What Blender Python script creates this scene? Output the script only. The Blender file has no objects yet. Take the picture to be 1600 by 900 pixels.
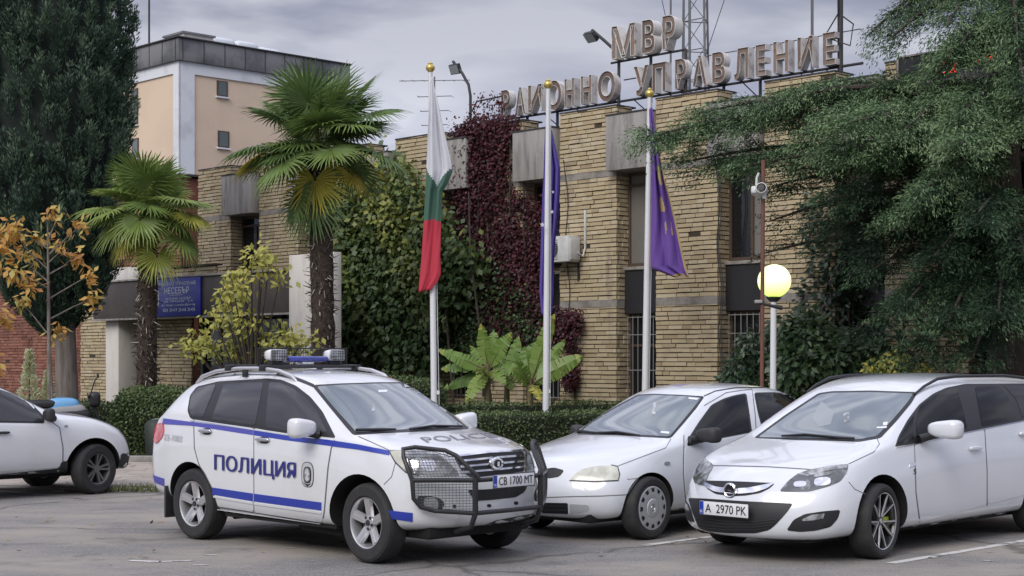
import bpy, bmesh, math, random
import numpy as np
from mathutils import Vector, Matrix
from mathutils.bvhtree import BVHTree
from mathutils.geometry import delaunay_2d_cdt

random.seed(7)
RNG = np.random.default_rng(11)
SC = bpy.context.scene
COL = SC.collection
R = math.radians

# ------------------------------------------------------------------ camera, sky, sun, exposure
FPX, HOR, CAMH = 2450.0, 560.0, 1.85          # focal length / horizon in pixels of the 1600 px photograph, eye height
cd = bpy.data.cameras.new('camera'); cam = bpy.data.objects.new('camera', cd); COL.objects.link(cam)
cd.sensor_width = 36.0; cd.lens = 36.0 * FPX / 1600.0
cd.shift_y = (HOR - 450.0) / 1600.0
cd.clip_start = 0.1; cd.clip_end = 2000.0
cam.location = (0, 0, CAMH); cam.rotation_euler = (R(90), 0, 0)
SC.camera = cam

SUN_EL, SUN_AZ = 40.0, 208.0                   # soft sun behind the cloud, over the viewer's left shoulder
w = bpy.data.worlds.new('World'); SC.world = w; w.use_nodes = True
nt = w.node_tree; nt.nodes.clear()
def N(tree, kind, **kw):
    n = tree.nodes.new(kind)
    for k, v in kw.items(): setattr(n, k, v)
    return n
sky = N(nt, 'ShaderNodeTexSky', sky_type='NISHITA'); sky.sun_disc = False
sky.sun_elevation = R(SUN_EL); sky.sun_rotation = R(SUN_AZ); sky.dust_density = 3.0
bg1 = N(nt, 'ShaderNodeBackground'); bg1.inputs[1].default_value = 0.06
nt.links.new(sky.outputs[0], bg1.inputs[0])
tc = N(nt, 'ShaderNodeTexCoord')
sep = N(nt, 'ShaderNodeSeparateXYZ'); nt.links.new(tc.outputs['Generated'], sep.inputs[0])
# cloud deck: noise on the direction, stretched sideways, plus an overcast gradient to the zenith
mp = N(nt, 'ShaderNodeMapping'); mp.inputs['Scale'].default_value = (2.6, 2.6, 8.0); mp.inputs['Location'].default_value = (0.35, 0.2, 0.4)
nt.links.new(tc.outputs['Generated'], mp.inputs[0])
nz = N(nt, 'ShaderNodeTexNoise'); nz.inputs['Scale'].default_value = 1.7; nz.inputs['Detail'].default_value = 5.0; nz.inputs['Roughness'].default_value = 0.5; nz.inputs['Distortion'].default_value = 0.35
nt.links.new(mp.outputs[0], nz.inputs[0])
cr = N(nt, 'ShaderNodeValToRGB')
e = cr.color_ramp.elements; e[0].position = 0.36; e[0].color = (0.225, 0.240, 0.335, 1); e[1].position = 0.62; e[1].color = (0.56, 0.57, 0.645, 1)
m_ = e.new(0.5); m_.color = (0.345, 0.358, 0.455, 1)
nt.links.new(nz.outputs[0], cr.inputs[0])
zr = N(nt, 'ShaderNodeFloatCurve'); zc_ = zr.mapping.curves[0].points; zc_[0].location = (0, .50); zc_[1].location = (1, .95)
for p_ in ((.10, .54), (.15, .475), (.205, .375), (.25, .37), (.6, .85)): zc_.new(*p_)
zr.mapping.update(); zm = N(nt, 'ShaderNodeMath', operation='MULTIPLY'); zm.inputs[1].default_value = 2.15
nt.links.new(sep.outputs[2], zr.inputs[1]); nt.links.new(zr.outputs[0], zm.inputs[0])
bg2 = N(nt, 'ShaderNodeBackground')
nt.links.new(cr.outputs[0], bg2.inputs[0]); nt.links.new(zm.outputs[0], bg2.inputs[1])
mx = N(nt, 'ShaderNodeMixShader'); mx.inputs[0].default_value = 0.88
nt.links.new(bg1.outputs[0], mx.inputs[1]); nt.links.new(bg2.outputs[0], mx.inputs[2])
wo = N(nt, 'ShaderNodeOutputWorld'); nt.links.new(mx.outputs[0], wo.inputs[0])

sd = bpy.data.lights.new('sun', 'SUN'); sd.energy = 1.5; sd.angle = R(35); sd.color = (1.0, 0.96, 0.9)
so = bpy.data.objects.new('sun', sd); COL.objects.link(so)
az, el = R(SUN_AZ), R(SUN_EL)
to_sun = Vector((math.sin(az) * math.cos(el), math.cos(az) * math.cos(el), math.sin(el)))
so.rotation_euler = to_sun.to_track_quat('Z', 'Y').to_euler(); so.location = (0, 0, 40)

SC.view_settings.view_transform = 'Standard'; SC.view_settings.look = 'None'
SC.view_settings.exposure = 0.42; SC.view_settings.gamma = 1.0; SC.view_settings.use_curve_mapping = False
SC.render.engine = 'CYCLES'; SC.cycles.use_denoising = True; SC.cycles.max_bounces = 6
SC.cycles.transparent_max_bounces = 8; SC.cycles.caustics_reflective = False; SC.cycles.caustics_refractive = False

# ------------------------------------------------------------------ helpers
def ray(px, py): return Vector(((px - 800) / FPX, 1.0, -(py - HOR) / FPX))
EYE = Vector((0, 0, CAMH))
def at(px, py, Y): return EYE + ray(px, py) * Y
def gnd(px, py, z=0.0):
    r = ray(px, py); return EYE + r * ((z - CAMH) / r.z)

def tag(o, label=None, cat=None, group=None, kind=None):
    if label: o['label'] = label
    if cat: o['category'] = cat
    if group: o['group'] = group
    if kind: o['kind'] = kind
    return o
def empty(name, loc=(0, 0, 0), rotz=0.0, parent=None):
    o = bpy.data.objects.new(name, None); COL.objects.link(o); o.location = loc; o.rotation_euler = (0, 0, rotz)
    o.empty_display_size = 0.2
    if parent: o.parent = parent
    return o
def link(name, me, parent=None):
    o = bpy.data.objects.new(name, me); COL.objects.link(o)
    if parent: o.parent = parent
    return o

class MB:
    """collects shapes, builds one mesh object"""
    def __init__(s): s.v = []; s.f = []; s.m = []; s.r = []
    def add(s, vs, fs, mi=0, rnd=0.5):
        b = len(s.v); s.v += [tuple(p) for p in vs]
        for f in fs: s.f.append([i + b for i in f]); s.m.append(mi); s.r.append(rnd)
        return s
    def box(s, lo, hi, mi=0, rnd=0.5, M=None, bev=0.0):
        x0, y0, z0 = lo; x1, y1, z1 = hi
        if bev > 0:
            b = min(bev, (x1-x0)*.45, (y1-y0)*.45, (z1-z0)*.45)
            bm = bmesh.new(); bmesh.ops.create_cube(bm, size=1)
            for q in bm.verts: q.co = Vector(((x0+x1)/2+q.co.x*(x1-x0), (y0+y1)/2+q.co.y*(y1-y0), (z0+z1)/2+q.co.z*(z1-z0)))
            bmesh.ops.bevel(bm, geom=bm.edges[:], offset=b, segments=2, profile=0.5, affect='EDGES')
            bm.verts.index_update(); vs = [q.co.copy() for q in bm.verts]; fs = [[q.index for q in f.verts] for f in bm.faces]; bm.free()
        else:
            vs = [Vector(p) for p in ((x0,y0,z0),(x1,y0,z0),(x1,y1,z0),(x0,y1,z0),(x0,y0,z1),(x1,y0,z1),(x1,y1,z1),(x0,y1,z1))]
            fs = [(0,3,2,1),(4,5,6,7),(0,1,5,4),(1,2,6,5),(2,3,7,6),(3,0,4,7)]
        if M is not None: vs = [M @ p for p in vs]
        return s.add(vs, fs, mi, rnd)
    def tube(s, pts, rad, n=8, mi=0, cap=True, rnd=0.5):
        pts = [Vector(p) for p in pts]; k = len(pts)
        rr = rad if isinstance(rad, (list, tuple)) else [rad] * k
        rings = []; up = None
        for i, p in enumerate(pts):
            d = (pts[min(i+1, k-1)] - pts[max(i-1, 0)])
            if d.length < 1e-9: d = Vector((0, 0, 1))
            d.normalize()
            if up is None:
                a = Vector((0, 0, 1)) if abs(d.z) < .9 else Vector((1, 0, 0)); up = (a - d * a.dot(d)).normalized()
            else:
                up = up - d * up.dot(d); up = up.normalized() if up.length > 1e-6 else d.orthogonal().normalized()
            sd_ = d.cross(up)
            rings.append([p + (up * math.cos(2*math.pi*j/n) + sd_ * math.sin(2*math.pi*j/n)) * rr[i] for j in range(n)])
        vs = [q for r in rings for q in r]
        fs = [(i*n+j, i*n+(j+1) % n, (i+1)*n+(j+1) % n, (i+1)*n+j) for i in range(k-1) for j in range(n)]
        if cap: fs += [tuple(range(n))[::-1], tuple((k-1)*n + j for j in range(n))]
        return s.add(vs, fs, mi, rnd)
    def lathe(s, prof, n=24, M=None, mi=0, close=False):
        """prof: (radius, height) round local z"""
        k = len(prof); vs = []
        for (r_, z_) in prof:
            for j in range(n):
                a = 2*math.pi*j/n; vs.append(Vector((r_*math.cos(a), r_*math.sin(a), z_)))
        fs = [(i*n+j, i*n+(j+1) % n, (i+1)*n+(j+1) % n, (i+1)*n+j) for i in range(k-1) for j in range(n)]
        if close: fs += [((k-1)*n+j, (k-1)*n+(j+1) % n, (j+1) % n, j) for j in range(n)]
        if M is not None: vs = [M @ p for p in vs]
        return s.add(vs, fs, mi)
    def prism(s, poly, t0, t1, M=None, mi=0, rnd=0.5):
        """poly: 2d outline (ccw) in xy, extruded along z from t0 to t1"""
        k = len(poly); vs = [Vector((p[0], p[1], t0)) for p in poly] + [Vector((p[0], p[1], t1)) for p in poly]
        fs = [tuple(range(k))[::-1], tuple(range(k, 2*k))] + [(i, (i+1) % k, (i+1) % k + k, i + k) for i in range(k)]
        if M is not None: vs = [M @ p for p in vs]
        return s.add(vs, fs, mi, rnd)
    def build(s, name, mats, parent=None, smooth=None, rnd=False):
        me = bpy.data.meshes.new(name); me.from_pydata([tuple(p) for p in s.v], [], s.f)
        for m in (mats if isinstance(mats, (list, tuple)) else [mats]): me.materials.append(m)
        me.polygons.foreach_set('material_index', s.m)
        if rnd:
            at_ = me.attributes.new('rnd', 'FLOAT', 'FACE'); at_.data.foreach_set('value', s.r)
        finish(me, smooth)
        return link(name, me, parent)
def finish(me, smooth):
    me.update()
    if smooth is not None:
        me.polygons.foreach_set('use_smooth', [True] * len(me.polygons))
        if smooth < 180: me.set_sharp_from_angle(angle=R(smooth))
    else:
        me.polygons.foreach_set('use_smooth', [False] * len(me.polygons))

def quads_mesh(name, V, mats, rnd=None, mi=None, parent=None, nv=4):
    """V: (n, nv, 3) array of separate leaf faces"""
    V = np.asarray(V, dtype=np.float32); n = len(V)
    me = bpy.data.meshes.new(name)
    me.vertices.add(n*nv); me.vertices.foreach_set('co', V.reshape(-1))
    me.loops.add(n*nv); me.loops.foreach_set('vertex_index', np.arange(n*nv, dtype=np.int32))
    me.polygons.add(n); me.polygons.foreach_set('loop_start', np.arange(0, n*nv, nv, dtype=np.int32))
    for m in (mats if isinstance(mats, (list, tuple)) else [mats]): me.materials.append(m)
    if mi is not None: me.polygons.foreach_set('material_index', np.asarray(mi, dtype=np.int32))
    if rnd is not None:
        a = me.attributes.new('rnd', 'FLOAT', 'FACE'); a.data.foreach_set('value', np.asarray(rnd, dtype=np.float32))
    me.update(); me.validate()
    return link(name, me, parent)

# ------------------------------------------------------------------ materials
MATS = {}
def mat(name, color, rough=0.6, metal=0.0, coat=0.0, var=None, bump=None, rnd=None, spec=0.5, emit=None, trans=0.0):
    """var=(colour2, scale, lo, hi[, stretch]) noise-mixed second colour; rnd=[colours] ramp on the per-face 'rnd' value"""
    if name in MATS: return MATS[name]
    m = bpy.data.materials.new(name); m.use_nodes = True; t = m.node_tree
    b = t.nodes['Principled BSDF']; out = t.nodes['Material Output']
    b.inputs['Base Color'].default_value = (*color, 1); b.inputs['Roughness'].default_value = rough
    b.inputs['Metallic'].default_value = metal; b.inputs['Coat Weight'].default_value = coat; b.inputs['Coat Roughness'].default_value = 0.04
    b.inputs['Specular IOR Level'].default_value = spec
    src = None
    tcn = N(t, 'ShaderNodeTexCoord')
    if rnd:
        a = N(t, 'ShaderNodeAttribute', attribute_name='rnd'); rp = N(t, 'ShaderNodeValToRGB')
        el_ = rp.color_ramp.elements; k = len(rnd)
        while len(el_) < k: el_.new(0.5)
        for i, c in enumerate(rnd): el_[i].position = i / (k - 1); el_[i].color = (*c, 1)
        t.links.new(a.outputs['Fac'], rp.inputs[0]); src = rp.outputs[0]
    if var:
        for vv in (var if isinstance(var, list) else [var]):
            c2, sc_, lo, hi = vv[:4]
            nz_ = N(t, 'ShaderNodeTexNoise'); nz_.inputs['Scale'].default_value = sc_; nz_.inputs['Detail'].default_value = 6; nz_.inputs['Roughness'].default_value = 0.6
            mpn = N(t, 'ShaderNodeMapping'); mpn.inputs['Scale'].default_value = vv[4] if len(vv) > 4 else (1, 1, 1)
            t.links.new(tcn.outputs['Object'], mpn.inputs[0]); t.links.new(mpn.outputs[0], nz_.inputs[0])
            mr = N(t, 'ShaderNodeMapRange'); mr.inputs[1].default_value = lo; mr.inputs[2].default_value = hi
            t.links.new(nz_.outputs[0], mr.inputs[0])
            mxn = N(t, 'ShaderNodeMix', data_type='RGBA')
            t.links.new(mr.outputs[0], mxn.inputs[0])
            if src is not None: t.links.new(src, mxn.inputs[6])
            else: mxn.inputs[6].default_value = (*color, 1)
            mxn.inputs[7].default_value = (*c2, 1); src = mxn.outputs[2]
    if src is not None: t.links.new(src, b.inputs['Base Color'])
    if bump:
        sc_, st = bump[:2]
        nb = N(t, 'ShaderNodeTexNoise'); nb.inputs['Scale'].default_value = sc_; nb.inputs['Detail'].default_value = 5
        if len(bump) > 2:
            mpb = N(t, 'ShaderNodeMapping'); mpb.inputs['Scale'].default_value = bump[2]
            t.links.new(tcn.outputs['Object'], mpb.inputs[0]); t.links.new(mpb.outputs[0], nb.inputs[0])
        else: t.links.new(tcn.outputs['Object'], nb.inputs[0])
        bn = N(t, 'ShaderNodeBump'); bn.inputs['Strength'].default_value = st; bn.inputs['Distance'].default_value = 0.02
        t.links.new(nb.outputs[0], bn.inputs['Height']); t.links.new(bn.outputs[0], b.inputs['Normal'])
    if emit:
        b.inputs['Emission Color'].default_value = (*emit[0], 1); b.inputs['Emission Strength'].default_value = emit[1]
    if trans > 0:
        tr = N(t, 'ShaderNodeBsdfTranslucent')
        if src is not None: t.links.new(src, tr.inputs[0])
        else: tr.inputs[0].default_value = (*color, 1)
        ms = N(t, 'ShaderNodeMixShader'); ms.inputs[0].default_value = trans
        t.links.new(b.outputs[0], ms.inputs[1]); t.links.new(tr.outputs[0], ms.inputs[2]); t.links.new(ms.outputs[0], out.inputs[0])
    MATS[name] = m
    return m

# writing: the built-in font as a flat mesh scaled to the unit square
def text_geo(s, weight=0.0, spacing=1.0):
    c = bpy.data.curves.new('lettering', 'FONT'); c.body = s; c.offset = weight; c.space_character = spacing; c.resolution_u = 3
    o = bpy.data.objects.new('lettering', c); COL.objects.link(o)
    dg = bpy.context.evaluated_depsgraph_get(); me = bpy.data.meshes.new_from_object(o.evaluated_get(dg))
    vs = np.array([v.co[:2] for v in me.vertices]); fs = [list(p.vertices) for p in me.polygons]
    bpy.data.objects.remove(o); bpy.data.curves.remove(c); bpy.data.meshes.remove(me)
    lo = vs.min(0); hi = vs.max(0)
    return (vs - lo) / (hi - lo), fs, (hi - lo)
def text_on(mb, s, M, w_, h_, mi=0, weight=0.0, spacing=1.0):
    """flat writing in the local xy plane of M, lower-left corner at its origin"""
    vs, fs, _ = text_geo(s, 0.0, spacing)
    for k in range(3 if weight > 0 else 1):                                  # bolder: three copies side by side, each half a millimetre proud
        dx = (0, -1, 1)[k]*weight*.35*h_; mb.add([M @ Vector((p[0]*w_ + dx, p[1]*h_, .0005*k)) for p in vs], fs, mi)
# ------------------------------------------------------------------ ground
def sheet(name, poly, z, m, label=None):
    mb = MB(); mb.add([(p[0], p[1], z) for p in poly], [tuple(range(len(poly)))]); o = mb.build(name, m); tag(o, label, None, None, 'structure'); return o
def asphalt_mat():
    m = bpy.data.materials.new('asphalt'); m.use_nodes = True; t = m.node_tree; b = t.nodes['Principled BSDF']
    b.inputs['Roughness'].default_value = .92; b.inputs['Specular IOR Level'].default_value = .3
    tcn = N(t, 'ShaderNodeTexCoord')
    def noise(scale, detail=6, rough=.6, stretch=None):
        n = N(t, 'ShaderNodeTexNoise'); n.inputs['Scale'].default_value = scale; n.inputs['Detail'].default_value = detail; n.inputs['Roughness'].default_value = rough
        if stretch:
            mp_ = N(t, 'ShaderNodeMapping'); mp_.inputs['Scale'].default_value = stretch; mp_.inputs['Rotation'].default_value = (0, 0, .4); t.links.new(tcn.outputs['Object'], mp_.inputs[0]); t.links.new(mp_.outputs[0], n.inputs[0])
        else: t.links.new(tcn.outputs['Object'], n.inputs[0])
        return n.outputs[0]
    def rng(src, lo, hi, a=0., b_=1.):
        r_ = N(t, 'ShaderNodeMapRange'); r_.inputs[1].default_value = lo; r_.inputs[2].default_value = hi; r_.inputs[3].default_value = a; r_.inputs[4].default_value = b_; t.links.new(src, r_.inputs[0]); return r_.outputs[0]
    def mix(f, a, c):
        x = N(t, 'ShaderNodeMix', data_type='RGBA'); t.links.new(f, x.inputs[0])
        if isinstance(a, tuple): x.inputs[6].default_value = (*a, 1)
        else: t.links.new(a, x.inputs[6])
        if isinstance(c, tuple): x.inputs[7].default_value = (*c, 1)
        else: t.links.new(c, x.inputs[7])
        return x.outputs[2]
    base = mix(rng(noise(55, 4, .75), .40, .60), (.135, .131, .124), (.29, .281, .268))                    # grain
    base = mix(rng(noise(.35, 5, .65, (1, 2.2, 1)), .42, .62), base, (.32, .287, .25))                 # dusty, worn lanes
    base = mix(rng(noise(1.1, 5, .6), .56, .72), base, (.155, .150, .145))                           # darker patches
    base = mix(rng(noise(2.6, 6, .7, (1, 3, 1)), .62, .70, 0, .8), base, (.38, .365, .34))
    base = mix(rng(noise(.9, 4, .5), .68, .76, 0, .75), base, (.06, .058, .056))          # pale scuffs
    v = N(t, 'ShaderNodeTexVoronoi'); v.feature = 'DISTANCE_TO_EDGE'; v.inputs['Scale'].default_value = .33
    nz_ = N(t, 'ShaderNodeTexNoise'); nz_.inputs['Scale'].default_value = 1.5; nz_.inputs['Detail'].default_value = 4; t.links.new(tcn.outputs['Object'], nz_.inputs[0])
    mv = N(t, 'ShaderNodeMix', data_type='VECTOR'); mv.inputs[0].default_value = .35; t.links.new(tcn.outputs['Object'], mv.inputs[4]); t.links.new(nz_.outputs[1], mv.inputs[5]); t.links.new(mv.outputs[1], v.inputs[0])
    base = mix(rng(v.outputs[0], .0, .012, .75, 0.), base, (.075, .071, .066))                         # cracks
    t.links.new(base, b.inputs['Base Color'])
    bn = N(t, 'ShaderNodeBump'); bn.inputs['Strength'].default_value = .6; bn.inputs['Distance'].default_value = .012; t.links.new(noise(70, 4), bn.inputs['Height']); t.links.new(bn.outputs[0], b.inputs['Normal'])
    return m
ASPH = asphalt_mat()
sheet('ground', [(-300, -30), (300, -30), (300, 700), (-300, 700)], -.012, mat('bare_earth', (.11, .10, .075), .95, var=((.06, .08, .035), .5, .45, .6)))
sheet('asphalt', [(-60, -20), (40, -20), (40, 27.6), (-60, 27.6)], -.004, ASPH)
WORN = mat('worn_road_paint', (.60, .59, .56), .8, var=((.15, .147, .14), 5, .50, .62))
def strip(name, a, b, wd, m, z=.0, label=None):
    a = Vector(a); b = Vector(b); d = (b-a).normalized(); q = Vector((-d.y, d.x))*wd/2
    return sheet(name, [a-q, b-q, b+q, a+q], z, m, label)
strip('parking_line', (3.41, 14.16), (6.6, 17.3), .10, WORN); strip('parking_line', (1.30, 15.52), (4.6, 18.8), .10, WORN); strip('parking_line', (-.60, 17.2), (2.3, 20.1), .10, WORN)
strip('paint_scuff', (-3.50, 14.36), (-3.20, 14.28), .07, WORN); strip('paint_scuff', (-3.22, 14.28), (-2.92, 14.36), .06, WORN); strip('paint_scuff', (-2.86, 14.05), (-2.72, 14.07), .05, WORN); strip('paint_scuff', (-2.9, 14.75), (-2.78, 14.78), .04, WORN)
PALE = mat('pale_grit', (.38, .37, .34), .9)
gr = MB()
for _ in range(330):
    x, y = random.uniform(-8, 5), random.uniform(13.3, 21); s_ = random.uniform(.006, .026) * (1 if random.random() < .93 else 2.2)
    a = random.random()*6.28; pts = [(x + s_*(1+.5*math.sin(3*k))*math.cos(a+k*1.05), y + s_*.8*math.sin(a+k*1.05), .0) for k in range(6)]
    gr.add(pts, [(0, 1, 2, 3, 4, 5)])
tag(gr.build('road_grit', PALE), kind='stuff')
# tan pavement behind the left car, kerbs, planted beds
PAVE = mat('tan_paving', (.40, .35, .295), .9, var=[((.30, .265, .225), 1.2, .45, .65), ((.38, .35, .31), 5, .60, .75)], bump=(25, .4))
mb = MB()
for i in range(30):
    for j in range(13):
        x0 = -15.2 + i*.4 + (.2 if j % 2 else 0); y0 = 22.0 + j*.43
        jz = random.uniform(-.004, .004)
        mb.box((x0+.004, y0+.004, -.05), (x0+.396, y0+.426, .030+jz), 0)
tag(mb.build('pavement', PAVE), kind='structure')
KERB = mat('kerb_concrete', (.30, .285, .26), .9, var=((.20, .19, .17), 3, .45, .65), bump=(40, .4))
mb = MB()
for i in range(46):
    x0 = -16 + i*1.0; mb.box((x0+.006, 27.6, -.05), (x0+.994, 27.78, .13), 0, bev=.015)
tag(mb.build('kerb', KERB), kind='structure')
mb = MB()
for i in range(24):                                                       # broken edge of the paving
    x0 = -15.2 + i*.5; 
    if random.random() < .75: mb.box((x0+.02, 21.72+random.uniform(-.06, .06), -.05), (x0+.48, 21.93, .035+random.uniform(-.015, .02)), 0, bev=.02)
tag(mb.build('broken_kerb', KERB), kind='structure')
sheet('planting_bed', [(-60, 27.7), (40, 27.7), (40, 60), (-60, 60)], .03, mat('bed_soil', (.060, .050, .035), .95, var=((.05, .065, .025), 2.5, .42, .6), bump=(12, .6)))
GRASS = mat('grass_blades', (.07, .11, .03), .7, rnd=[(.05, .075, .02), (.10, .13, .04), (.16, .15, .06)], trans=.2)
def blades(name, xs, ys, n, hmin, hmax, z=.02):
    P = np.stack([RNG.uniform(*xs, n), RNG.uniform(*ys, n), np.full(n, z)], 1); a = RNG.uniform(0, 6.28, n); h_ = RNG.uniform(hmin, hmax, n); wd = .012
    s_ = np.stack([np.cos(a), np.sin(a), 0*a], 1)*wd; tip = P + np.stack([RNG.normal(0, .04, n), RNG.normal(0, .04, n), h_], 1)
    V = np.stack([P-s_, P+s_, tip+s_*.2, tip-s_*.2], 1)
    tag(quads_mesh(name, V, GRASS, RNG.random(n)), kind='stuff')
blades('bed_grass', (-9, 6), (27.9, 31), 9000, .05, .16, .03); blades('verge_weeds', (-5.9, -4.6), (21.55, 22.0), 500, .03, .10, .02)

# ------------------------------------------------------------------ main building
U = Vector((.6944, -.7196, 0)); NN = Vector((.7196, .6944, 0)); P0 = Vector((3.56938776, 31.8, 0)); BROT = math.atan2(U.y, U.x)
BM = Matrix.Translation(P0) @ Matrix.Rotation(BROT, 4, 'Z')
def fpx(px, py, b=0.0):
    """point on the facade plane (offset b into the building) in building coordinates (x along, y in, z)"""
    r = ray(px, py); o = P0 + NN*b; t = ((o - EYE) @ NN) / (r @ NN) if False else (o - EYE).dot(NN) / r.dot(NN)
    q = EYE + r*t - P0; return Vector((q.dot(U), b, q.z))
bld = empty('police_station', P0, BROT); tag(bld, 'two storey police station of thin tan bricks with grey concrete boxes', 'building')
BRICK = mat('tan_stone_brick', (.36, .28, .17), .9, rnd=[(.35, .27, .165), (.47, .38, .235), (.515, .425, .275), (.49, .395, .24), (.55, .47, .325), (.42, .33, .20)], var=[((.33, .27, .20), 1.1, .55, .75), ((.24, .195, .15), 1.6, .58, .78, (1.6, 1.6, .28))], bump=(35, .5))
BRICKR = mat('red_brick', (.30, .12, .08), .9, rnd=[(.19, .075, .055), (.27, .11, .075), (.33, .145, .10), (.28, .125, .09)], var=((.14, .06, .045), .8, .5, .7), bump=(35, .4))
MORTAR = mat('dark_mortar', (.060, .047, .033), .95)
CONC = mat('grey_concrete', (.33, .315, .295), .85, var=[((.20, .19, .178), 2.2, .45, .65, (3, 3, .4)), ((.39, .37, .345), 6, .60, .75)], bump=(30, .25))
CONCB = mat('band_concrete', (.30, .275, .245), .9, var=((.17, .155, .135), 3, .45, .65), bump=(30, .3))
COPE = mat('dark_coping', (.045, .045, .048), .7)
RENDER = mat('pale_render', (.72, .68, .63), .85, var=((.58, .545, .50), 1.6, .48, .7, (2, 2, .6)))
FASCIA = mat('brown_fascia', (.062, .052, .048), .55, var=((.085, .073, .066), 1.3, .45, .65), bump=(3, .15))
PANEL = mat('dark_spandrel', (.022, .021, .023), .45)
WGLASS = mat('window_glass', (.014, .015, .017), .06, spec=.4)
BLIND = mat('pale_blind', (.17, .16, .14), .3, coat=.6)
WFRAME = mat('brown_window_frame', (.085, .055, .038), .6)
GRILLE = mat('white_grille', (.30, .30, .30), .5)
def bricks(mb, M, x0, x1, z0, z1, hc=.094, joint=.017, l0=.18, l1=.42, prot=.022, thick=.06):
    """courses in the local xz plane of M facing -y, with deep dark joints"""
    mb.box((x0+.004, .012, z0), (x1-.004, thick+.02, z1), 1, M=M)
    z = z0
    while z < z1 - .02:
        zz = min(z + hc - joint, z1); x = x0 - random.uniform(0, .0)
        first = True
        while x < x1 - .001:
            L = random.uniform(l0, l1)
            if first: L *= random.uniform(.4, 1.0); first = False
            xe = min(x + L, x1)
            if x1 - xe < .10: xe = x1
            p = random.uniform(-prot, prot*.4) + (.018 if random.random() < .008 else 0); dz = random.uniform(-.004, .004)
            g = .003 if random.random() < .6 else .007
            mb.box((x + (g if x > x0 else 0), p, z + joint*.2 + dz), (xe - (g if xe < x1 else 0), thick, zz + dz), 0, random.random(), M)
            x = xe
        z += hc
T_ = Matrix.Translation
ROTR = lambda x, y: T_((x, y, 0)) @ Matrix.Rotation(R(90), 4, 'Z')       # wall facing +x: local -y -> +x
ROTL = lambda x, y: T_((x, y, 0)) @ Matrix.Rotation(R(-90), 4, 'Z')
PIL = [(-18.04, -16.40), (-15.02, -13.25), (-12.05, -10.30), (-9.25, -7.52), (-6.42, -4.78), (-3.62, -1.95), (-.85, .76), (1.92, 3.54), (4.62, 6.3), (7.4, 9.0), (10.1, 11.8)]
ZT = 7.2; DEP = .46
for i, (a0, a1) in enumerate(PIL):
    mb = MB()
    for (z0, z1) in ((0, 2.94), (3.10, 5.72), (5.86, ZT)):
        bricks(mb, Matrix.Identity(4), a0, a1, z0, z1)
        if z0 < 5.8:
            bricks(mb, ROTR(a1, 0), .062, DEP, z0, z1, thick=.05)
            bricks(mb, ROTL(a0, 0) @ T_((-DEP, 0, 0)), 0, DEP-.062, z0, z1, thick=.05)
        else:
            bricks(mb, ROTR(a1, 0), .062, DEP, z0, z1, thick=.05); bricks(mb, ROTL(a0, 0) @ T_((-DEP, 0, 0)), 0, DEP-.062, z0, z1, thick=.05)
    mb.box((a0+.07, .09, 0), (a1-.07, DEP+.1, ZT-.01), 1)
    w_ = mb.build('wall', [BRICK, MORTAR], bld, rnd=True)
    for (z0, z1) in ((2.94, 3.10), (5.72, 5.86)):
        q = MB(); q.box((a0-.006, -.008, z0), (a1+.006, DEP, z1), bev=.006); q.build('concrete_band', CONCB, w_)
    q = MB(); q.box((a0-.012, -.018, ZT), (a1+.012, DEP+.15, ZT+.035), bev=.006); q.build('coping', COPE, w_)
gaps = [(PIL[i][1], PIL[i+1][0]) for i in range(len(PIL)-1)]
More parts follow.
